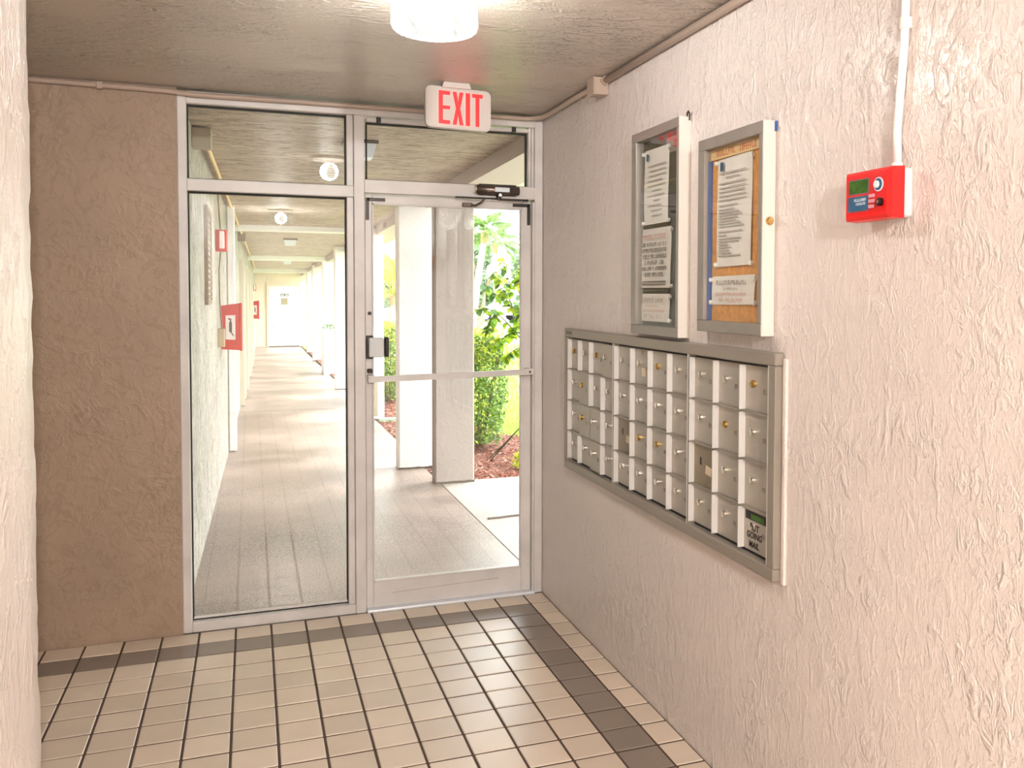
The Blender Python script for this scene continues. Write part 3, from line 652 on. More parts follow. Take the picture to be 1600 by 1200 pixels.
q = MB(); glyphs(q, -1.935, 1.608, .195, .013, d + LOFF, 18, 31); glyphs(q, -1.985, 1.592, .09, .006, d + LOFF, 10, 32); obj('printed_heading', q, 'ink_brown', p)
q = MB(); glyphs(q, -1.930, 1.574, .20, .009, d + LOFF, 20, 33); glyphs(q, -1.955, 1.553, .15, .012, d + LOFF, 11, 34, .85); obj('printed_text', q, 'ink_red', p)

# ---- fire alarm annunciator
an = tag(root('fire_alarm_annunciator', (0, -2.755, 1.75)), 'red fire alarm panel with small green display on the stucco wall', 'alarm panel')
AY0, AY1, AZ0, AZ1 = -2.672, -2.842, 1.752, 1.874
obj('backbox', wbox(0, .030, AY0 - .006, AY1, AZ0 + .006, AZ1 - .004, .004), 'panel_grey', an)
cov = MB()
# cover: side walls, bowed front with a sloping chin
ins = .010
v0 = [(-.026, AY0 + .003, AZ0 + .002), (-.026, AY1 - .002, AZ0 + .002), (-.026, AY1 - .002, AZ1), (-.026, AY0 + .003, AZ1)]
v1 = [(-.058, AY0 + .001, AZ0 + .004), (-.058, AY1 + .000, AZ0 + .004), (-.058, AY1, AZ1 - .002), (-.058, AY0 + .001, AZ1 - .002)]
v2 = [(-.066, AY0 - .008, AZ0 + .012), (-.066, AY1 + .012, AZ0 + .012), (-.066, AY1 + .012, AZ1 - .010), (-.066, AY0 - .008, AZ1 - .010)]
cov.add(v0 + v1 + v2, [(3, 2, 1, 0), (8, 9, 10, 11)] + [(i, (i + 1) % 4, (i + 1) % 4 + 4, i + 4) for i in range(4)] + [(i + 4, (i + 1) % 4 + 4, (i + 1) % 4 + 8, i + 8) for i in range(4)])
cvo = obj('cover', cov, 'panel_red', an)
def apos(u, v): return AY0 - u * (AY0 - AY1), AZ0 + v * (AZ1 - AZ0)
def aplate(nm, u0, u1, va, vb, d0, d1, mt, par=an):
    a, z_ = apos(u0, va); b_, z2 = apos(u1, vb); return obj(nm, wbox(d0, d1, a, b_, z_, z2, .0012 if d1 - d0 > .002 else 0), mt, par)
aplate('face_panel', .10, .90, .16, .86, .066, .0668, 'panel_red_deep')
aplate('display_bezel', .115, .565, .535, .825, .0668, .0676, 'lcd_bezel'); aplate('display', .13, .55, .555, .805, .0676, .0682, 'lcd')
aplate('label_border', .10, .555, .20, .50, .0668, .0672, 'lcd_bezel'); aplate('label_plate', .11, .545, .215, .485, .0672, .0677, 'panel_blue')
q = MB(); y_, z_ = apos(.25, .395); glyphs(q, y_, z_, .045, .0065, .0677, 9, 71); y_, z_ = apos(.29, .325); glyphs(q, y_, z_, .036, .0055, .0677, 8, 72); obj('printed_text', q, 'panel_white', an)
for vv in (.465, .365, .265): aplate('button', .575, .70, vv - .032, vv + .038, .0668, .0705, 'panel_button')
y_, z_ = apos(.775, .67)
obj('dial_ring', MB().tube([(-.0668, y_, z_), (-.0685, y_, z_)], .0165, 26), 'panel_white', an); obj('dial', MB().tube([(-.0685, y_, z_), (-.0695, y_, z_)], .0135, 26), 'panel_blue', an); obj('speaker_cap', MB().tube([(-.0695, y_ + .003, z_), (-.0735, y_ + .003, z_), (-.0745, y_ + .003, z_)], [.0085, .0085, .006], 20), 'panel_white', an)
y_, z_ = apos(.83, .33)
obj('key_switch', MB().tube([(-.0668, y_, z_), (-.0745, y_, z_), (-.076, y_, z_)], [.0095, .0095, .007], 18), 'panel_black', an)
obj('key_plug', MB().tube([(-.076, y_, z_), (-.0775, y_, z_)], .0045, 12), 'lock_chrome', an)
obj('conduit_nipple', MB().tube([(-.013, -2.800, AZ1 - .004), (-.013, -2.800, AZ1 + .012)], .013, 12), 'white_conduit', an)
wc = [(-.012, -2.800, AZ1 + .006), (-.012, -2.797, 1.96), (-.013, -2.808, 2.06), (-.013, -2.818, 2.16), (-.012, -2.820, 2.28), (-.012, -2.820, H)]
cc = tag(root('conduit', (0, -2.81, 1.88)), 'white vertical conduit rising from the red alarm panel', 'conduit')
obj('pipe', MB().tube(wc, .0098, 12), 'white_conduit', cc, sm=True); obj('coupling', MB().tube([(-.012, -2.820, 2.19), (-.012, -2.820, 2.215)], .014, 12), 'white_conduit', cc)

# ================================================================== OUTDOOR WALKWAY beyond the glass
S = -.006
zf = lambda y: S * max(y, 0)
zc_ = lambda y: 2.50 - .0125 * max(y, 0)
wx = lambda y: -1.735 + .0171 * y
YE = 25.86
def prismy(x0f, x1f, ya, yb, z0f, z1f):
    return MB().add([(x0f(ya), ya, z0f(ya)), (x1f(ya), ya, z0f(ya)), (x1f(yb), yb, z0f(yb)), (x0f(yb), yb, z0f(yb)), (x0f(ya), ya, z1f(ya)), (x1f(ya), ya, z1f(ya)), (x1f(yb), yb, z1f(yb)), (x0f(yb), yb, z1f(yb))],
                    [(0, 3, 2, 1), (4, 5, 6, 7), (0, 1, 5, 4), (1, 2, 6, 5), (2, 3, 7, 6), (3, 0, 4, 7)])
K = lambda v: (lambda y: v)
struct(obj('walkway_floor', prismy(lambda y: wx(y) - .2, K(.045), 0.0, YE + .1, lambda y: zf(y) - .12, lambda y: zf(y) - .004), 'walk_concrete'), 'grey worn concrete floor of the covered walkway')
struct(obj('entry_slab', prismy(K(.055), K(4.5), 0.13, 3.08, lambda y: zf(y) - .12, lambda y: zf(y) - .006), 'slab_concrete'), 'pale concrete slab turning right off the walkway')
struct(obj('slab_joint', prismy(K(.045), K(.055), 0.13, YE, lambda y: zf(y) - .12, lambda y: zf(y) - .010), 'joint_dark'), 'dark joint between walkway and slab')
struct(obj('wall_walkway', prismy(lambda y: wx(y) - .2, wx, .10, YE + .2, lambda y: zf(y) - .1, K(2.75)), 'walkway_wall_paint'), 'rough cream stucco wall along the left side of the walkway')
struct(obj('walkway_ceiling', prismy(lambda y: wx(y) - .2, K(.06), .10, YE + .2, zc_, lambda y: zc_(y) + .15), 'walkway_ceiling_paint'), 'tan ridged stucco ceiling of the walkway')
struct(obj('walkway_beam', prismy(K(.06), K(.42), .135, YE, lambda y: zc_(y) - .105, lambda y: zc_(y) + .3), 'beam_paint'), 'long mauve grey edge beam carried by the columns')
for yb_, dz in ((7.6, .06), (15.2, .09), (22.4, .11)):
    struct(obj('ceiling_beam', prismy(wx, K(.06), yb_, yb_ + .28, lambda y, dz=dz: zc_(y) - dz, lambda y: zc_(y) + .02), 'column_white'), 'shallow white cross beam under the walkway ceiling')
struct(obj('wall_walkway_end', B(wx(YE) - .2, .6, YE, YE + .15, zf(YE) - .1, 2.6), 'end_wall_paint'), 'peach wall closing the far end of the walkway')
# far door
fd = struct(root('door_2', (-.45, YE, zf(YE))), 'white door with small window at the far end of the walkway')
z0 = zf(YE)
obj('leaf', BB(-.90, .0, YE - .045, YE, z0 + .012, 1.752, .006, 1), 'door_white', fd)
obj('door_frame', MB().box(-.955, -.905, YE - .06, YE, z0, 1.81).box(.005, .055, YE - .06, YE, z0, 1.81).box(-.905, .005, YE - .06, YE, 1.757, 1.81), 'end_wall_paint', fd)
w_ = obj('vision_pane', BB(-.535, -.335, YE - .052, YE - .044, 1.175, 1.375, .006, 1), 'window_tan', fd)
obj('sign_plate', BB(-.56, -.30, YE - .052, YE - .044, 1.44, 1.515, .004, 1), 'sign_dark', fd)
q = MB()
for k in range(7):
    if k != 3: q.box(-.54 + k * .033, -.52 + k * .033, YE - .0535, YE - .0515, 1.46, 1.495)
obj('sign_lettering', q, 'panel_white', fd)
obj('handle', MB().tube([(-.83, YE - .045, .50), (-.83, YE - .10, .50), (-.72, YE - .10, .50)], .018, 10), 'lock_chrome', fd)
obj('bottom_seal', B(-.90, 0, YE - .05, YE - .044, z0 + .002, z0 + .03), 'joint_dark', fd)

# columns
def column(name, label, x0, x1, y0, y1, mat, zt, cap=True):
    t = tag(root(name, ((x0 + x1) / 2, (y0 + y1) / 2, zf(y0) - .006)), label, 'column', 'walkway columns')
    obj('shaft', BB(x0, x1, y0, y1, zf(y1) - .08, zt, .012, 1), mat, t)
    n = 10; bs = MB()
    for k in range(n):
        a = x0 + (x1 - x0) * k / n; b_ = x0 + (x1 - x0) * (k + 1) / n; h = .010 + .006 * noise.noise(Vector((a * 20, y0, 1)))
        bs.box(a, b_, y0 - .006, y0 + .01, zf(y0) - .01, zf(y0) + h)
    obj('base_grime', bs, 'joint_dark', t)
    return t
column('square_column', 'broad tan column standing nearest the glass door at the slab corner', .0, .335, 3.00, 3.14, 'column_tan_shaded', zc_(3) + .02)
colA = column('square_column', 'bright white column just behind the tan column', -.185, .20, 3.76, 3.95, 'column_white', zc_(3.8) - .002)
cl_lab = ['slim white column with a grey cover strip on its foot', 'white column standing past the gap right of the mullion', 'white column behind the low planter wall', 'second white column from the far walkway end', 'white column nearest the far walkway door']
for (x0, x1, y0), lb in zip([(-.0, .155, 7.25), (-.10, .14, 11.4), (-.02, .22, 15.3), (-.02, .24, 18.75), (.03, .28, 22.0)], cl_lab):
    column('square_column', lb, x0, x1, y0, y0 + .2, 'column_white', zc_(y0) - .002)
cp = tag(obj('cover_strip', BB(.012, .075, 7.225, 7.25, zf(7) + .05, zf(7) + .50, .005, 1), 'grey_panel', org=(.04, 7.24, zf(7))), 'grey brown cover strip fixed to the foot of a slim white column', 'cover')
pl = tag(root('planter_wall', (.08, 14.7, zf(14.7))), 'low white planter wall with white flowers between the columns', 'planter')
obj('box', BB(-.06, .26, 14.55, 15.25, zf(15) - .06, .82, .01, 1), 'column_white', pl)
q = MB(); rd = random.Random(5)
for k in range(160):
    c = Vector((rd.uniform(-.05, .25), rd.uniform(14.6, 15.2), .82 + rd.uniform(0, .1))); a = Vector((rd.uniform(-1, 1), rd.uniform(-1, 1), rd.uniform(-1, 1))).normalized() * .022; b_ = a.cross(Vector((rd.uniform(-1, 1), rd.uniform(-1, 1), 1))).normalized() * .014
    q.add([c - a, c + b_, c + a, c - b_], [(0, 1, 2, 3)])
obj('foliage', q, 'leaf_dark', pl, fix=False)

# things along the left walkway wall
def wbx(y0, y1, dx0, dx1, z0, z1, b=.004): return BB(wx(y0) + dx0, wx(y0) + dx1, y0, y1, z0, z1, b, 1)
vt = tag(root('wall_vent', (wx(2.2), 2.2, 1.49)), 'tall brown louvred vent in the rough walkway wall', 'vent')
obj('frame', MB().box(wx(1.9) + .0, wx(1.9) + .022, 1.9, 1.94, 1.49, 2.14).box(wx(1.9), wx(1.9) + .022, 2.56, 2.6, 1.49, 2.14).box(wx(1.9), wx(1.9) + .022, 1.94, 2.56, 1.49, 1.52).box(wx(1.9), wx(1.9) + .022, 1.94, 2.56, 2.11, 2.14), 'vent_brown', vt)
for k in range(15):
    zz = 1.53 + k * .039
    obj('slat', MB().add([(wx(2) + .001, 1.94, zz + .03), (wx(2) + .001, 2.56, zz + .03), (wx(2) + .02, 2.56, zz), (wx(2) + .02, 1.94, zz), (wx(2) + .001, 1.94, zz + .034), (wx(2) + .001, 2.56, zz + .034), (wx(2) + .023, 2.56, zz + .003), (wx(2) + .023, 1.94, zz + .003)],
                         [(0, 1, 2, 3), (7, 6, 5, 4), (0, 4, 5, 1), (3, 2, 6, 7), (0, 3, 7, 4), (1, 5, 6, 2)]), 'vent_brown', vt)
def strobe(y, z, s, label):
    t = tag(root('alarm_strobe', (wx(y), y, z)), label, 'alarm strobe', 'walkway alarm strobes')
    obj('body', wbx(y, y + .12 * s, .0, .085, z, z + .17, .006), 'cabinet_red', t)
    obj('lens', wbx(y - .012, y, .028, .066, z + .02, z + .16, .005), 'decal_white', t)
    return t
strobe(3.25, 1.895, 1, 'red fire alarm strobe on conduit above the nearer red cabinet')
strobe(21.5, 1.60, 1, 'red fire alarm strobe far down the walkway wall')
def cabinet(y, z0, z1, wd, label, open_=.02):
    t = tag(root('extinguisher_cabinet', (wx(y), y, z0)), label, 'cabinet', 'red extinguisher cabinets')
    x0 = wx(y); x1 = x0 + wd
    bd = MB().add([(x0, y + .03, z0 + .01), (x1, y, z0), (x1, y + .24, z0), (x0, y + .24, z0 + .01), (x0, y + .03, z1 - .012), (x1, y, z1 + .012), (x1, y + .24, z1 + .012), (x0, y + .24, z1 - .012)], [(0, 3, 2, 1), (4, 5, 6, 7), (0, 1, 5, 4), (1, 2, 6, 5), (2, 3, 7, 6), (3, 0, 4, 7)])
    obj('body', bd, 'cabinet_red', t)
    obj('edge_trim', BB(x1 - .012, x1 + .008, y - .008, y + .02, z0 - .006, z1 + .014, .003, 1), 'cabinet_red', t)
    fy = lambda x: y + .03 * (x1 - x) / wd - .003
    xa, xb = x0 + wd * .22, x0 + wd * .70; za, zb_ = z0 + (z1 - z0) * .24, z0 + (z1 - z0) * .76
    dc = obj('decal', MB().add([(xa, fy(xa), za), (xb, fy(xb), za - .004), (xb, fy(xb), zb_ + .004), (xa, fy(xa), zb_), (xa, fy(xa) - .002, za), (xb, fy(xb) - .002, za - .004), (xb, fy(xb) - .002, zb_ + .004), (xa, fy(xa) - .002, zb_)], [(0, 1, 2, 3), (7, 6, 5, 4), (0, 4, 5, 1), (3, 2, 6, 7), (0, 3, 7, 4), (1, 5, 6, 2)]), 'decal_white', t)
    m_ = (xa + xb) / 2; hh = zb_ - za; f = lambda u, v, dd: (m_ + u * (xb - xa), fy(m_ + u * (xb - xa)) - .003 - dd, za + v * hh)
    ic = MB().prism(rrect(-.14, .16, .30, .74, .08, .06, 3), f, 0, .001); ic.prism([(-.05, .74), (.08, .74), (.10, .86), (-.22, .90), (-.22, .84), (-.05, .82)], f, 0, .001); ic.prism([(-.02, .30), (.30, .12), (.34, .16), (.08, .34)], f, 0, .001)
    obj('extinguisher_picture', ic, 'decal_dark', dc)
    return t
cabinet(4.0, 1.065, 1.465, .165, 'red extinguisher cabinet on the walkway wall nearer the glass')
cabinet(19.1, .915, 1.345, .17, 'small looking red extinguisher cabinet far down the walkway wall')
jb2 = tag(obj('junction_box', wbx(3.45, 3.55, 0, .052, 1.125, 1.275), 'tan_box', org=(wx(3.45), 3.45, 1.12)), 'tan junction box beside the nearer red cabinet', 'junction box')
tag(obj('cable', MB().tube([(wx(3.3) + .02, 3.30, 2.50), (wx(3.3) + .022, 3.3, 2.3), (wx(3.3) + .034, 3.3, 2.07)], .006, 8), 'vent_brown', org=(wx(3.3), 3.3, 2.07)), 'thin brown cable from the ceiling to the nearer strobe', 'cable')
tag(obj('cable', MB().tube([(wx(3.3) + .034, 3.3, 1.89), (wx(3.3) + .022, 3.32, 1.75), (wx(3.4) + .02, 3.4, 1.5), (wx(3.5) + .03, 3.5, 1.275)], .006, 8), 'vent_brown', org=(wx(3.3), 3.3, 1.28)), 'thin brown cable dropping from the nearer strobe to the tan box', 'cable')
dsp = tag(root('downspout', (wx(5.3) + .05, 5.3, zf(5))), 'bright white downpipe standing against the walkway wall', 'pipe')
obj('pipe', BB(wx(5.3) + .004, wx(5.3) + .077, 5.3, 5.4, zf(5.3), zc_(5.3), .012, 2), 'column_white', dsp)
for zz in (.5, 1.9): obj('bracket', BB(wx(5.3) + .0, wx(5.3) + .079, 5.33, 5.36, zz, zz + .03, .003, 1), 'column_white', dsp)
tag(obj('conduit', MB().tube([(wx(1.0) + .05, 1.0, 2.455), (wx(2.5) + .05, 2.5, 2.445), (wx(5) + .05, 5.0, 2.42), (wx(9) + .05, 9.0, 2.37), (wx(14) + .05, 14, 2.31), (wx(22) + .05, 22, 2.21)], .013, 8), 'wood_strip', org=(wx(3), 3, 2.4)), 'cream conduit running along the walkway ceiling edge', 'conduit')
for i, (yy, lb) in enumerate(((.95, 'grey box on the walkway ceiling conduit behind the transom'), (8.9, 'small dark conduit box farther along the walkway'))):
    tag(obj('junction_box', BB(wx(yy) + .0, wx(yy) + .10, yy, yy + .10, zc_(yy) - .12, zc_(yy) - .01, .004, 1), 'grey_panel' if i == 0 else 'vent_brown', org=(wx(yy), yy, zc_(yy))), lb, 'junction box')
for k, yy in enumerate((9.4, 11.8, 14.6, 17.2)):
    dr_ = struct(root('door_%d' % (k + 3), (wx(yy), yy, zf(yy))), 'unit doorway in the walkway wall, seen edge on')
    obj('door_frame', MB().box(wx(yy), wx(yy) + .06, yy, yy + .07, zf(yy), 2.03).box(wx(yy + .9), wx(yy + .9) + .06, yy + .9, yy + .97, zf(yy), 2.03).box(wx(yy), wx(yy) + .06, yy + .07, yy + .9, 1.96, 2.03), 'olive_frame', dr_)
    obj('leaf', B(wx(yy), wx(yy) + .03, yy + .07, yy + .9, zf(yy) + .02, 1.96), 'door_white', dr_)
for k, (xx, yy, lb) in enumerate([(-.80, 1.15, 'square walkway ceiling light seen through the door transom'), (-.86, 10.0, 'square walkway ceiling light before the second cross beam'), (-.66, 16.8, 'square walkway ceiling light past the second cross beam'), (-.62, 23.6, 'square walkway ceiling light near the far door')]):
    t = tag(root('walkway_light', (xx, yy, zc_(yy))), lb, 'ceiling light', 'square walkway lights')
    obj('base', BB(xx - .10, xx + .10, yy - .10, yy + .10, zc_(yy) - .02, zc_(yy) + .003, .004, 1), 'bronze_metal', t)
    obj('lens', MB().add([(xx - .09, yy - .09, zc_(yy) - .02), (xx + .09, yy - .09, zc_(yy) - .02), (xx + .09, yy + .09, zc_(yy) - .02), (xx - .09, yy + .09, zc_(yy) - .02), (xx - .07, yy - .07, zc_(yy) - .10), (xx + .07, yy - .07, zc_(yy) - .10), (xx + .07, yy + .07, zc_(yy) - .10), (xx - .07, yy + .07, zc_(yy) - .10)],
                         [(4, 5, 6, 7), (0, 1, 5, 4), (1, 2, 6, 5), (2, 3, 7, 6), (3, 0, 4, 7)]), 'panel_white', t)
tag(obj('beam_vent', BB(.048, .061, 6.3, 6.5, 2.34, 2.40, .002, 1), 'vent_brown', org=(.05, 6.4, 2.37)), 'small brown square vent on the edge beam above the slim column', 'vent')
tag(obj('slab_crack', MB().tube([(.12, 1.668, -.012), (.2, 1.672, -.012), (.3, 1.69, -.012), (.9, 1.72, -.012)], .009, 6), 'joint_dark', org=(.3, 1.68, -.01)), 'thin dark crack across the pale slab', 'crack')

struct(obj('entry_canopy', B(.42, 3.6, .16, 3.25, 2.47, 2.62), 'canopy_paint'), 'pale soffit over the slab right of the edge beam')
# ================================================================== GARDEN
struct(obj('ground', MB().box(-60, 90, -60, 120, -.6, -.16), 'asphalt'), 'pale ground around the building')
struct(obj('lawn', MB().add([(.06, 3.08, -.10), (40, 3.08, -.10), (60, 46, -.14), (.06, 46, -.14)], [(0, 1, 2, 3)]), 'grass_base'), 'bright green lawn beyond the mulch bed')
struct(obj('mulch_bed', MB().add([(.056, 3.081, -.05), (2.6, 3.081, -.05), (1.9, 4.6, -.055), (1.25, 5.7, -.06), (1.0, 7.0, -.06), (.85, 12, -.07), (.056, 24, -.09)], [(0, 1, 2, 3, 4, 5, 6)]), 'mulch'), 'reddish bark mulch bed along the walkway')
def bedx(y): # outer edge of the bed
    pts = [(3.08, 2.6), (4.6, 1.9), (5.7, 1.25), (7, 1.0), (12, .85), (24, .06)]
    for (a, xa), (b_, xb) in zip(pts, pts[1:]):
        if a <= y <= b_: return xa + (xb - xa) * (y - a) / (b_ - a)
    return .06
rd = random.Random(2)
chips = [MB(), MB()]
for k in range(5200):
    y = 3.1 + 6.5 * rd.random() ** 1.8; x = rd.uniform(.07, bedx(y)); a = rd.uniform(0, PI); l = rd.uniform(.014, .045); w = l * rd.uniform(.25, .5); z = -.05 + rd.uniform(0, .022)
    ca, sa = math.cos(a), math.sin(a); ti = rd.uniform(-.4, .4)
    q = [(x + ca * u * l - sa * v * w, y + sa * u * l + ca * v * w, z + u * l * ti + dz) for dz in (0, .006) for u, v in ((-.5, -.5), (.5, -.5), (.5, .5), (-.5, .5))]
    chips[0 if rd.random() < .72 else 1].add(q, [(0, 3, 2, 1), (4, 5, 6, 7), (0, 1, 5, 4), (1, 2, 6, 5), (2, 3, 7, 6), (3, 0, 4, 7)])
for cmb, mt, lb in ((chips[0], 'mulch_chip_a', 'reddish brown bark chips covering the bed'), (chips[1], 'mulch_chip_b', 'pale bark chips scattered over the bed')):
    o = obj('bark_chips', cmb, mt, fix=False); o['kind'] = 'stuff'; o['label'] = lb; o['category'] = 'mulch'
g = MB()
for k in range(26000):
    y = 4.2 + 20 * rd.random() ** 1.7; x0 = max(bedx(y), .1); x = x0 + (.33 * (y + 4.5) - 1.3 - x0) * rd.random() if (.33 * (y + 4.5) - 1.3) > x0 else x0 + rd.random() * .3
    h = rd.uniform(.03, .075) * (1 + y * .03); a = rd.uniform(0, 2 * PI); w = .004 * (1 + y * .12); dx, dy = math.cos(a) * w, math.sin(a) * w; lx, ly = rd.uniform(-.03, .03), rd.uniform(-.03, .03); zg = -.10 - (y - 3) * .001
    g.add([(x - dx, y - dy, zg), (x + dx, y + dy, zg), (x + lx, y + ly, zg + h)], [(0, 1, 2)])
o = obj('grass', g, 'grass_blade', fix=False); o['kind'] = 'stuff'; o['label'] = 'short bright grass of the lawn'; o['category'] = 'grass'

def leafcloud(n, fn, size, rd):
    q = MB()
    for k in range(n):
        c, nrm = fn(rd); c = Vector(c); nn = (Vector(nrm) + Vector((rd.gauss(0, .5), rd.gauss(0, .5), rd.gauss(0, .5)))).normalized()
        a = nn.cross(Vector((rd.gauss(0, 1), rd.gauss(0, 1), rd.gauss(0, 1)))).normalized(); b_ = nn.cross(a); s = size * rd.uniform(.6, 1.3)
        q.add([c - a * s, c + b_ * s * .5 + nn * s * .15, c + a * s, c - b_ * s * .5 + nn * s * .15], [(0, 1, 2, 3)])
    return q
def ell(cx, cy, cz, rx, ry, rz, lo=.55):
    def f(rd):
        d = Vector((rd.gauss(0, 1), rd.gauss(0, 1), rd.gauss(0, 1))).normalized(); t = rd.uniform(lo, 1) * (1 + .12 * noise.noise(d * 3))
        return (cx + d.x * rx * t, cy + d.y * ry * t, cz + d.z * rz * t), d
    return f
def hedge(label, cx, cy, rx, ry, z0, z1, n, sz=.03):
    t = tag(root('hedge_bush', (cx, cy, z0)), label, 'bush', 'garden bushes')
    zm = (z0 + z1) / 2; hz = (z1 - z0) / 2
    def f(rd):
        a = rd.uniform(0, 2 * PI); v = rd.random(); t_ = rd.uniform(.6, 1.0); bul = .78 + .22 * math.sin(v * PI) + .12 * noise.noise(Vector((math.cos(a) * 2, math.sin(a) * 2, v * 4 + cx)))
        return (cx + rx * t_ * bul * math.cos(a), cy + ry * t_ * bul * math.sin(a), z0 + .08 + (z1 - z0 - .08) * v), (math.cos(a), math.sin(a), .5)
    rd = random.Random(int(cx * 100 + cy))
    obj('foliage', leafcloud(n, f, sz, rd), 'leaf_hedge', t, fix=False)
    def f2(rd):
        a = rd.uniform(0, 2 * PI); t_ = rd.uniform(.1, 1.02); v = rd.uniform(.7, 1.0) if rd.random() < .6 else rd.random(); 
        return (cx + rx * t_ * math.cos(a), cy + ry * t_ * math.sin(a), z0 + .08 + (z1 - z0) * v), (math.cos(a), math.sin(a), 1)
    obj('new_growth', leafcloud(n // 3, f2, sz * .95, rd), 'leaf_yellow', t, fix=False)
    st = MB()
    for k in range(7):
        a = k * .9; st.tube([(cx + .04 * math.cos(a), cy + .04 * math.sin(a), z0 - .02), (cx + rx * .5 * math.cos(a), cy + ry * .5 * math.sin(a), zm), (cx + rx * .8 * math.cos(a), cy + ry * .8 * math.sin(a), z1 - .1)], [.012, .009, .004], 5)
    obj('stems', st, 'twig', t, fix=False)
    return t
hedge('clipped leafy bush right behind the tan column', .80, 4.85, .32, .42, -.055, 1.12, 3600, .026)
hedge('dark leafy bush glimpsed between the slim and the bright white column', .52, 9.4, .30, .7, -.07, 1.06, 2600, .032)
# low yellow-green plant at the bed edge
t = tag(root('ground_plant', (.93, 3.5, -.05)), 'small yellow green plant at the slab edge of the mulch bed', 'plant')
obj('foliage', leafcloud(170, ell(.93, 3.55, .04, .14, .12, .11, .3), .026, random.Random(8)), 'leaf_yellow', t, fix=False)
# two dark leaning stalks
t = tag(root('leaning_stalks', (.62, 3.9, -.05)), 'two thin dark stalks leaning out of the mulch beside the bush', 'stalks')
for k, (dx, dy) in enumerate(((0, 0), (.02, -.04))):
    obj('stalk', MB().tube([(.70 + dx, 4.05 + dy, -.05), (.86 + dx, 4.02 + dy, .10), (1.02 + dx, 3.98 + dy, .27), (1.18 + dx, 3.95 + dy, .46)] if k == 0 else [(.70 + dx, 4.05 + dy, -.05), (.80 + dx, 4.03 + dy, .06), (.93, 3.95, .19)], [.006, .007, .006, .003][:4 if k == 0 else 3], 6), 'stalk_dark', t)
tag(obj('bed_edging', BB(.06, .50, 7.02, 7.10, -.06, .0, .01, 1), 'edging_green', org=(.25, 7.05, -.05)), 'pale green edging strip across the mulch by the slim column', 'edging')

# hibiscus branch: every large leaf its own part
hb = tag(root('leafy_shrub', (1.55, 4.75, -.06)), 'broad leaved shrub with orange tinted leaves reaching in from the right of the door', 'shrub')
base = Vector((1.55, 4.75, -.06))
br = []
def curve(pts, r0, r1):
    pts = [(x - .10 * min(1, max(0, (z - .3) / .5)), y, z + .05) for x, y, z in pts]; n = len(pts); br.append(([Vector(p) for p in pts], [r0 + (r1 - r0) * i / (n - 1) for i in range(n)]))
curve([(1.55, 4.75, -.06), (1.50, 4.72, .5), (1.40, 4.68, .95), (1.26, 4.62, 1.28), (1.18, 4.6, 1.45)], .016, .008)
curve([(1.40, 4.68, .95), (1.24, 4.6, 1.12), (1.13, 4.52, 1.22), (1.02, 4.48, 1.32), (.90, 4.45, 1.37), (.80, 4.43, 1.36)], .008, .003)
curve([(1.26, 4.62, 1.28), (1.12, 4.55, 1.48), (.99, 4.5, 1.52), (.88, 4.46, 1.62)], .007, .003)
curve([(1.18, 4.6, 1.45), (1.18, 4.6, 1.62), (1.12, 4.57, 1.78), (1.10, 4.55, 1.9)], .007, .003)
curve([(1.24, 4.6, 1.12), (1.15, 4.55, 1.08), (1.06, 4.5, 1.05), (1.0, 4.48, .98)], .005, .002)
curve([(1.40, 4.68, .95), (1.28, 4.6, .96), (1.18, 4.55, .92), (1.12, 4.53, .84)], .005, .002)
curve([(1.12, 4.55, 1.48), (1.05, 4.48, 1.62), (1.0, 4.45, 1.74)], .004, .002)
curve([(1.26, 4.62, 1.28), (1.30, 4.6, 1.5), (1.28, 4.58, 1.68), (1.25, 4.55, 1.8)], .005, .002)
curve([(1.24, 4.6, 1.12), (1.27, 4.55, 1.3), (1.27, 4.5, 1.42)], .004, .002)
curve([(1.02, 4.48, 1.32), (.94, 4.45, 1.22), (.90, 4.43, 1.12)], .003, .002)
for p, rs in br: obj('branch', MB().tube(p, rs, 6), 'twig', hb, fix=False)
def leaf_me(mat):
    mb = MB(); prof = [(0, 0), (.15, .20), (.4, .34), (.65, .30), (.85, .16), (1, 0)]
    for (u, w) in prof: mb.v += [(u, -w, .10 * w - .12 * u * u), (u, 0, -.12 * u * u - .03), (u, w, .10 * w - .12 * u * u)]
    for i in range(len(prof) - 1):
        a = i * 3; mb.f += [(a, a + 3, a + 4, a + 1), (a + 1, a + 4, a + 5, a + 2)]
    me = bpy.data.meshes.new('leaf'); me.from_pydata(mb.v, [], mb.f); me.materials.append(MATS[mat])
    for p_ in me.polygons: p_.use_smooth = True
    return me
lms = [leaf_me('leaf_bright'), leaf_me('leaf_bright'), leaf_me('leaf_yellow'), leaf_me('leaf_dark'), leaf_me('flower_orange')]
rd = random.Random(21)
for p, rs in br[1:]:
    seg = len(p) - 1
    for k in range(34):
        t_ = rd.uniform(.15, 1) * seg; i = min(int(t_), seg - 1); pos = p[i].lerp(p[i + 1], t_ - i); me = lms[rd.choices([0, 1, 2, 3, 4], [4, 3, 2, 4, .35])[0]]
        o = link('leaf', me, hb); o.location = pos - base; s = rd.uniform(.065, .115); o.scale = (s, s, s)
        o.rotation_euler = (rd.uniform(-.8, .8), rd.uniform(-.1, 1.1), rd.uniform(0, 2 * PI))

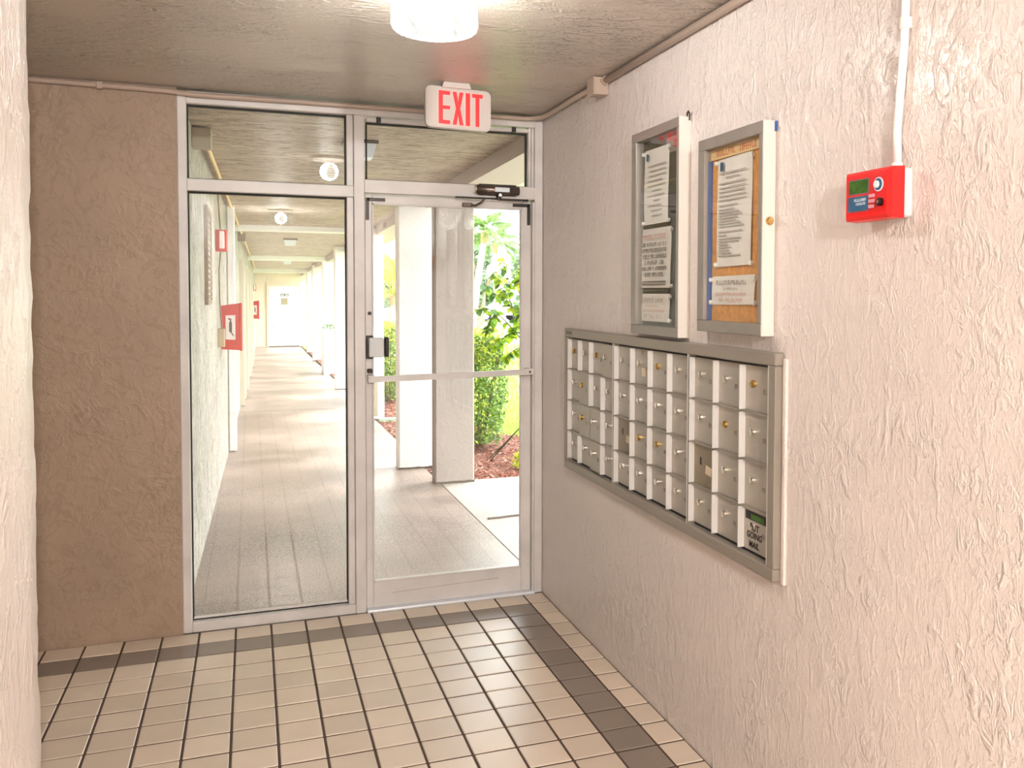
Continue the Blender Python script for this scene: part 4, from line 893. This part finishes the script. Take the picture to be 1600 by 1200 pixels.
# palms
def palm(label, x, y, zg, ht, lean, tr, fr, nf, mat, seed):
    rd = random.Random(seed); t = tag(root('palm_tree', (x, y, zg)), label, 'palm tree', 'palms on the lawn')
    n = 9; pts = [(x + lean * (i / n) ** 1.2, y, zg + ht * i / n) for i in range(n + 1)]
    obj('trunk', MB().tube(pts, [tr * (1.15 - .35 * i / n) for i in range(n + 1)], 10), 'bark_grey', t, sm=True)
    top = Vector(pts[-1]); b_ = MB()
    b_.tube([tuple(top - Vector((lean * .1, 0, ht * .10))), tuple(top), tuple(top + Vector((0, 0, .12)))], [tr * .9, tr * 1.25, tr * .6], 10); obj('boot_crown', b_, 'boot_brown', t)
    # one frond mesh: midrib + fan of leaflets, shared
    q = MB(); q.tube([(0, 0, 0), (fr * .5, 0, fr * .12), (fr * .8, 0, 0)], [.014 * fr, .011 * fr, .005 * fr], 5)
    for k in range(44):
        u = .30 + .66 * k / 43; s = 1 if k % 2 else -1; l = fr * (.40 if u < .8 else .28); bx = fr * u * .85; bz = fr * (.12 - .5 * max(0, u - .5) ** 2)
        e = (bx + l * .75, s * l * .72, bz - l * .45); w = fr * .013
        q.add([(bx - w, 0, bz), (bx + w, 0, bz), ((bx + e[0]) / 2 + w, s * l * .42, bz), e, ((bx + e[0]) / 2 - w, s * l * .40, bz - .01)], [(0, 1, 2, 3, 4)])
    me = bpy.data.meshes.new('frond'); me.from_pydata(q.v, [], q.f); me.materials.append(MATS[mat])
    for k in range(nf):
        o = link('frond', me, t); o.location = top - Vector((x, y, zg)) + Vector((0, 0, .08))
        el = rd.uniform(-.95, .75); o.rotation_euler = (rd.uniform(-.4, .4), el, 2 * PI * k / nf + rd.uniform(-.25, .25)); s = rd.uniform(.8, 1.1); o.scale = (s, s, s)
    return t
palm('tall slender palm with leaning pale trunk seen through the door glass', 6.62, 30.5, -.14, 4.05, .55, .14, 1.05, 22, 'frond', 4)
palm('second palm crown right of the slender leaning palm', 8.3, 33.0, -.14, 3.75, -.1, .12, 1.15, 22, 'frond', 6)
palm('yellow green palm glimpsed left of the bright white column', 1.62, 17.5, -.12, 1.55, .12, .065, 1.15, 18, 'frond_yellow', 9)
# background trees
def tree(label, x, y, ht, rx, rz, n, mat, sz, seed):
    t = tag(root('leafy_tree', (x, y, -.16)), label, 'tree', 'trees behind the lawn'); rd = random.Random(seed)
    tm = MB(); tm.tube([(x, y, -.16), (x + .1, y, ht * .35), (x - .1, y, ht * .6)], [.22, .17, .09], 9)
    for k in range(6):
        a = k * 1.05; tm.tube([(x, y, ht * .35), (x + rx * .4 * math.cos(a), y + rx * .4 * math.sin(a), ht * .55), (x + rx * .7 * math.cos(a), y + rx * .7 * math.sin(a), ht * .75)], [.08, .05, .02], 6)
    obj('trunk', tm, 'bark', t, fix=False)
    q = MB()
    for k in range(9):
        c = (x + rd.uniform(-.55, .55) * rx, y + rd.uniform(-.5, .5) * rx, ht - rz + rd.uniform(-.75, .6) * rz); s = rd.uniform(.38, .6); m_ = leafcloud(n // 9, ell(c[0], c[1], c[2], rx * s, rx * s, rz * s * .9, .5), sz, rd); q.add(m_.v, m_.f)
    obj('crown', q, mat, t, fix=False)
    return t
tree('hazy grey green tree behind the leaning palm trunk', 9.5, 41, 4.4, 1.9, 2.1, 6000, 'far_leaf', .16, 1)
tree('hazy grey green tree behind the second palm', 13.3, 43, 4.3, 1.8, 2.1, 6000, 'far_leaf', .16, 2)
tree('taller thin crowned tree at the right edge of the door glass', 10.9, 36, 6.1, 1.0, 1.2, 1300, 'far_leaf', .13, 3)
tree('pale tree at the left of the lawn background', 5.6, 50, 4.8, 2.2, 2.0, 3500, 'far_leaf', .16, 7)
# far house and cars
hs = tag(root('far_house', (6.5, 56, -.2)), 'low white building across the lawn behind the trees', 'building')
obj('wall', B(2.5, 24, 56, 62, -.3, 2.3), 'house_white', hs); obj('roof', MB().add([(2.1, 55.5, 2.3), (24.4, 55.5, 2.3), (24.4, 62.5, 2.3), (2.1, 62.5, 2.3), (5, 59, 3.5), (22, 59, 3.5)], [(0, 1, 5, 4), (1, 2, 5), (2, 3, 4, 5), (3, 0, 4), (0, 3, 2, 1)]), 'house_roof', hs)
for xx in (6.2, 7.6, 9.0, 12.5, 15.5, 18.5):
    w_ = obj('window', BB(xx, xx + .8, 55.94, 56.02, .5, 1.5, .01, 1), 'house_roof', hs); obj('pane', B(xx + .07, xx + .73, 55.92, 55.95, .57, 1.43), 'window_dark', w_)
struct(obj('road', B(-10, 60, 46, 55.5, -.2, -.13), 'asphalt'), 'pale grey parking strip beyond the lawn')
def car(label, x, y, mat):
    t = tag(root('parked_car', (x, y, -.13)), label, 'car', 'cars beyond the lawn'); z = -.13
    pr = [(-2.1, .35), (-2.15, .75), (-1.35, .92), (-.75, 1.38), (.75, 1.42), (1.45, .98), (2.1, .86), (2.15, .4)]
    obj('body', MB().prism(pr, lambda u, v, dd: (x + u, y + dd, z + v), -.82, .82), mat, t)
    obj('side_window', MB().prism([(-1.15, .95), (-.68, 1.30), (.68, 1.33), (1.2, 1.0)], lambda u, v, dd: (x + u, y + dd, z + v), -.835, -.82), 'car_glass', t)
    for u in (-1.35, 1.35):
        for s in (-1, 1): wl = obj('wheel', MB().tube([(x + u, y + s * .70, z + .33), (x + u, y + s * .86, z + .33)], .33, 18), 'tyre', t); obj('hub_cap', MB().tube([(x + u, y + s * .86, z + .33), (x + u, y + s * .875, z + .33)], .19, 14), 'car_silver', wl)
car('silver car parked beyond the lawn, at the right of the door glass', 15.0, 49.5, 'car_silver')
car('white car parked beyond the lawn, next to the tan column', 10.2, 49.0, 'car_white')
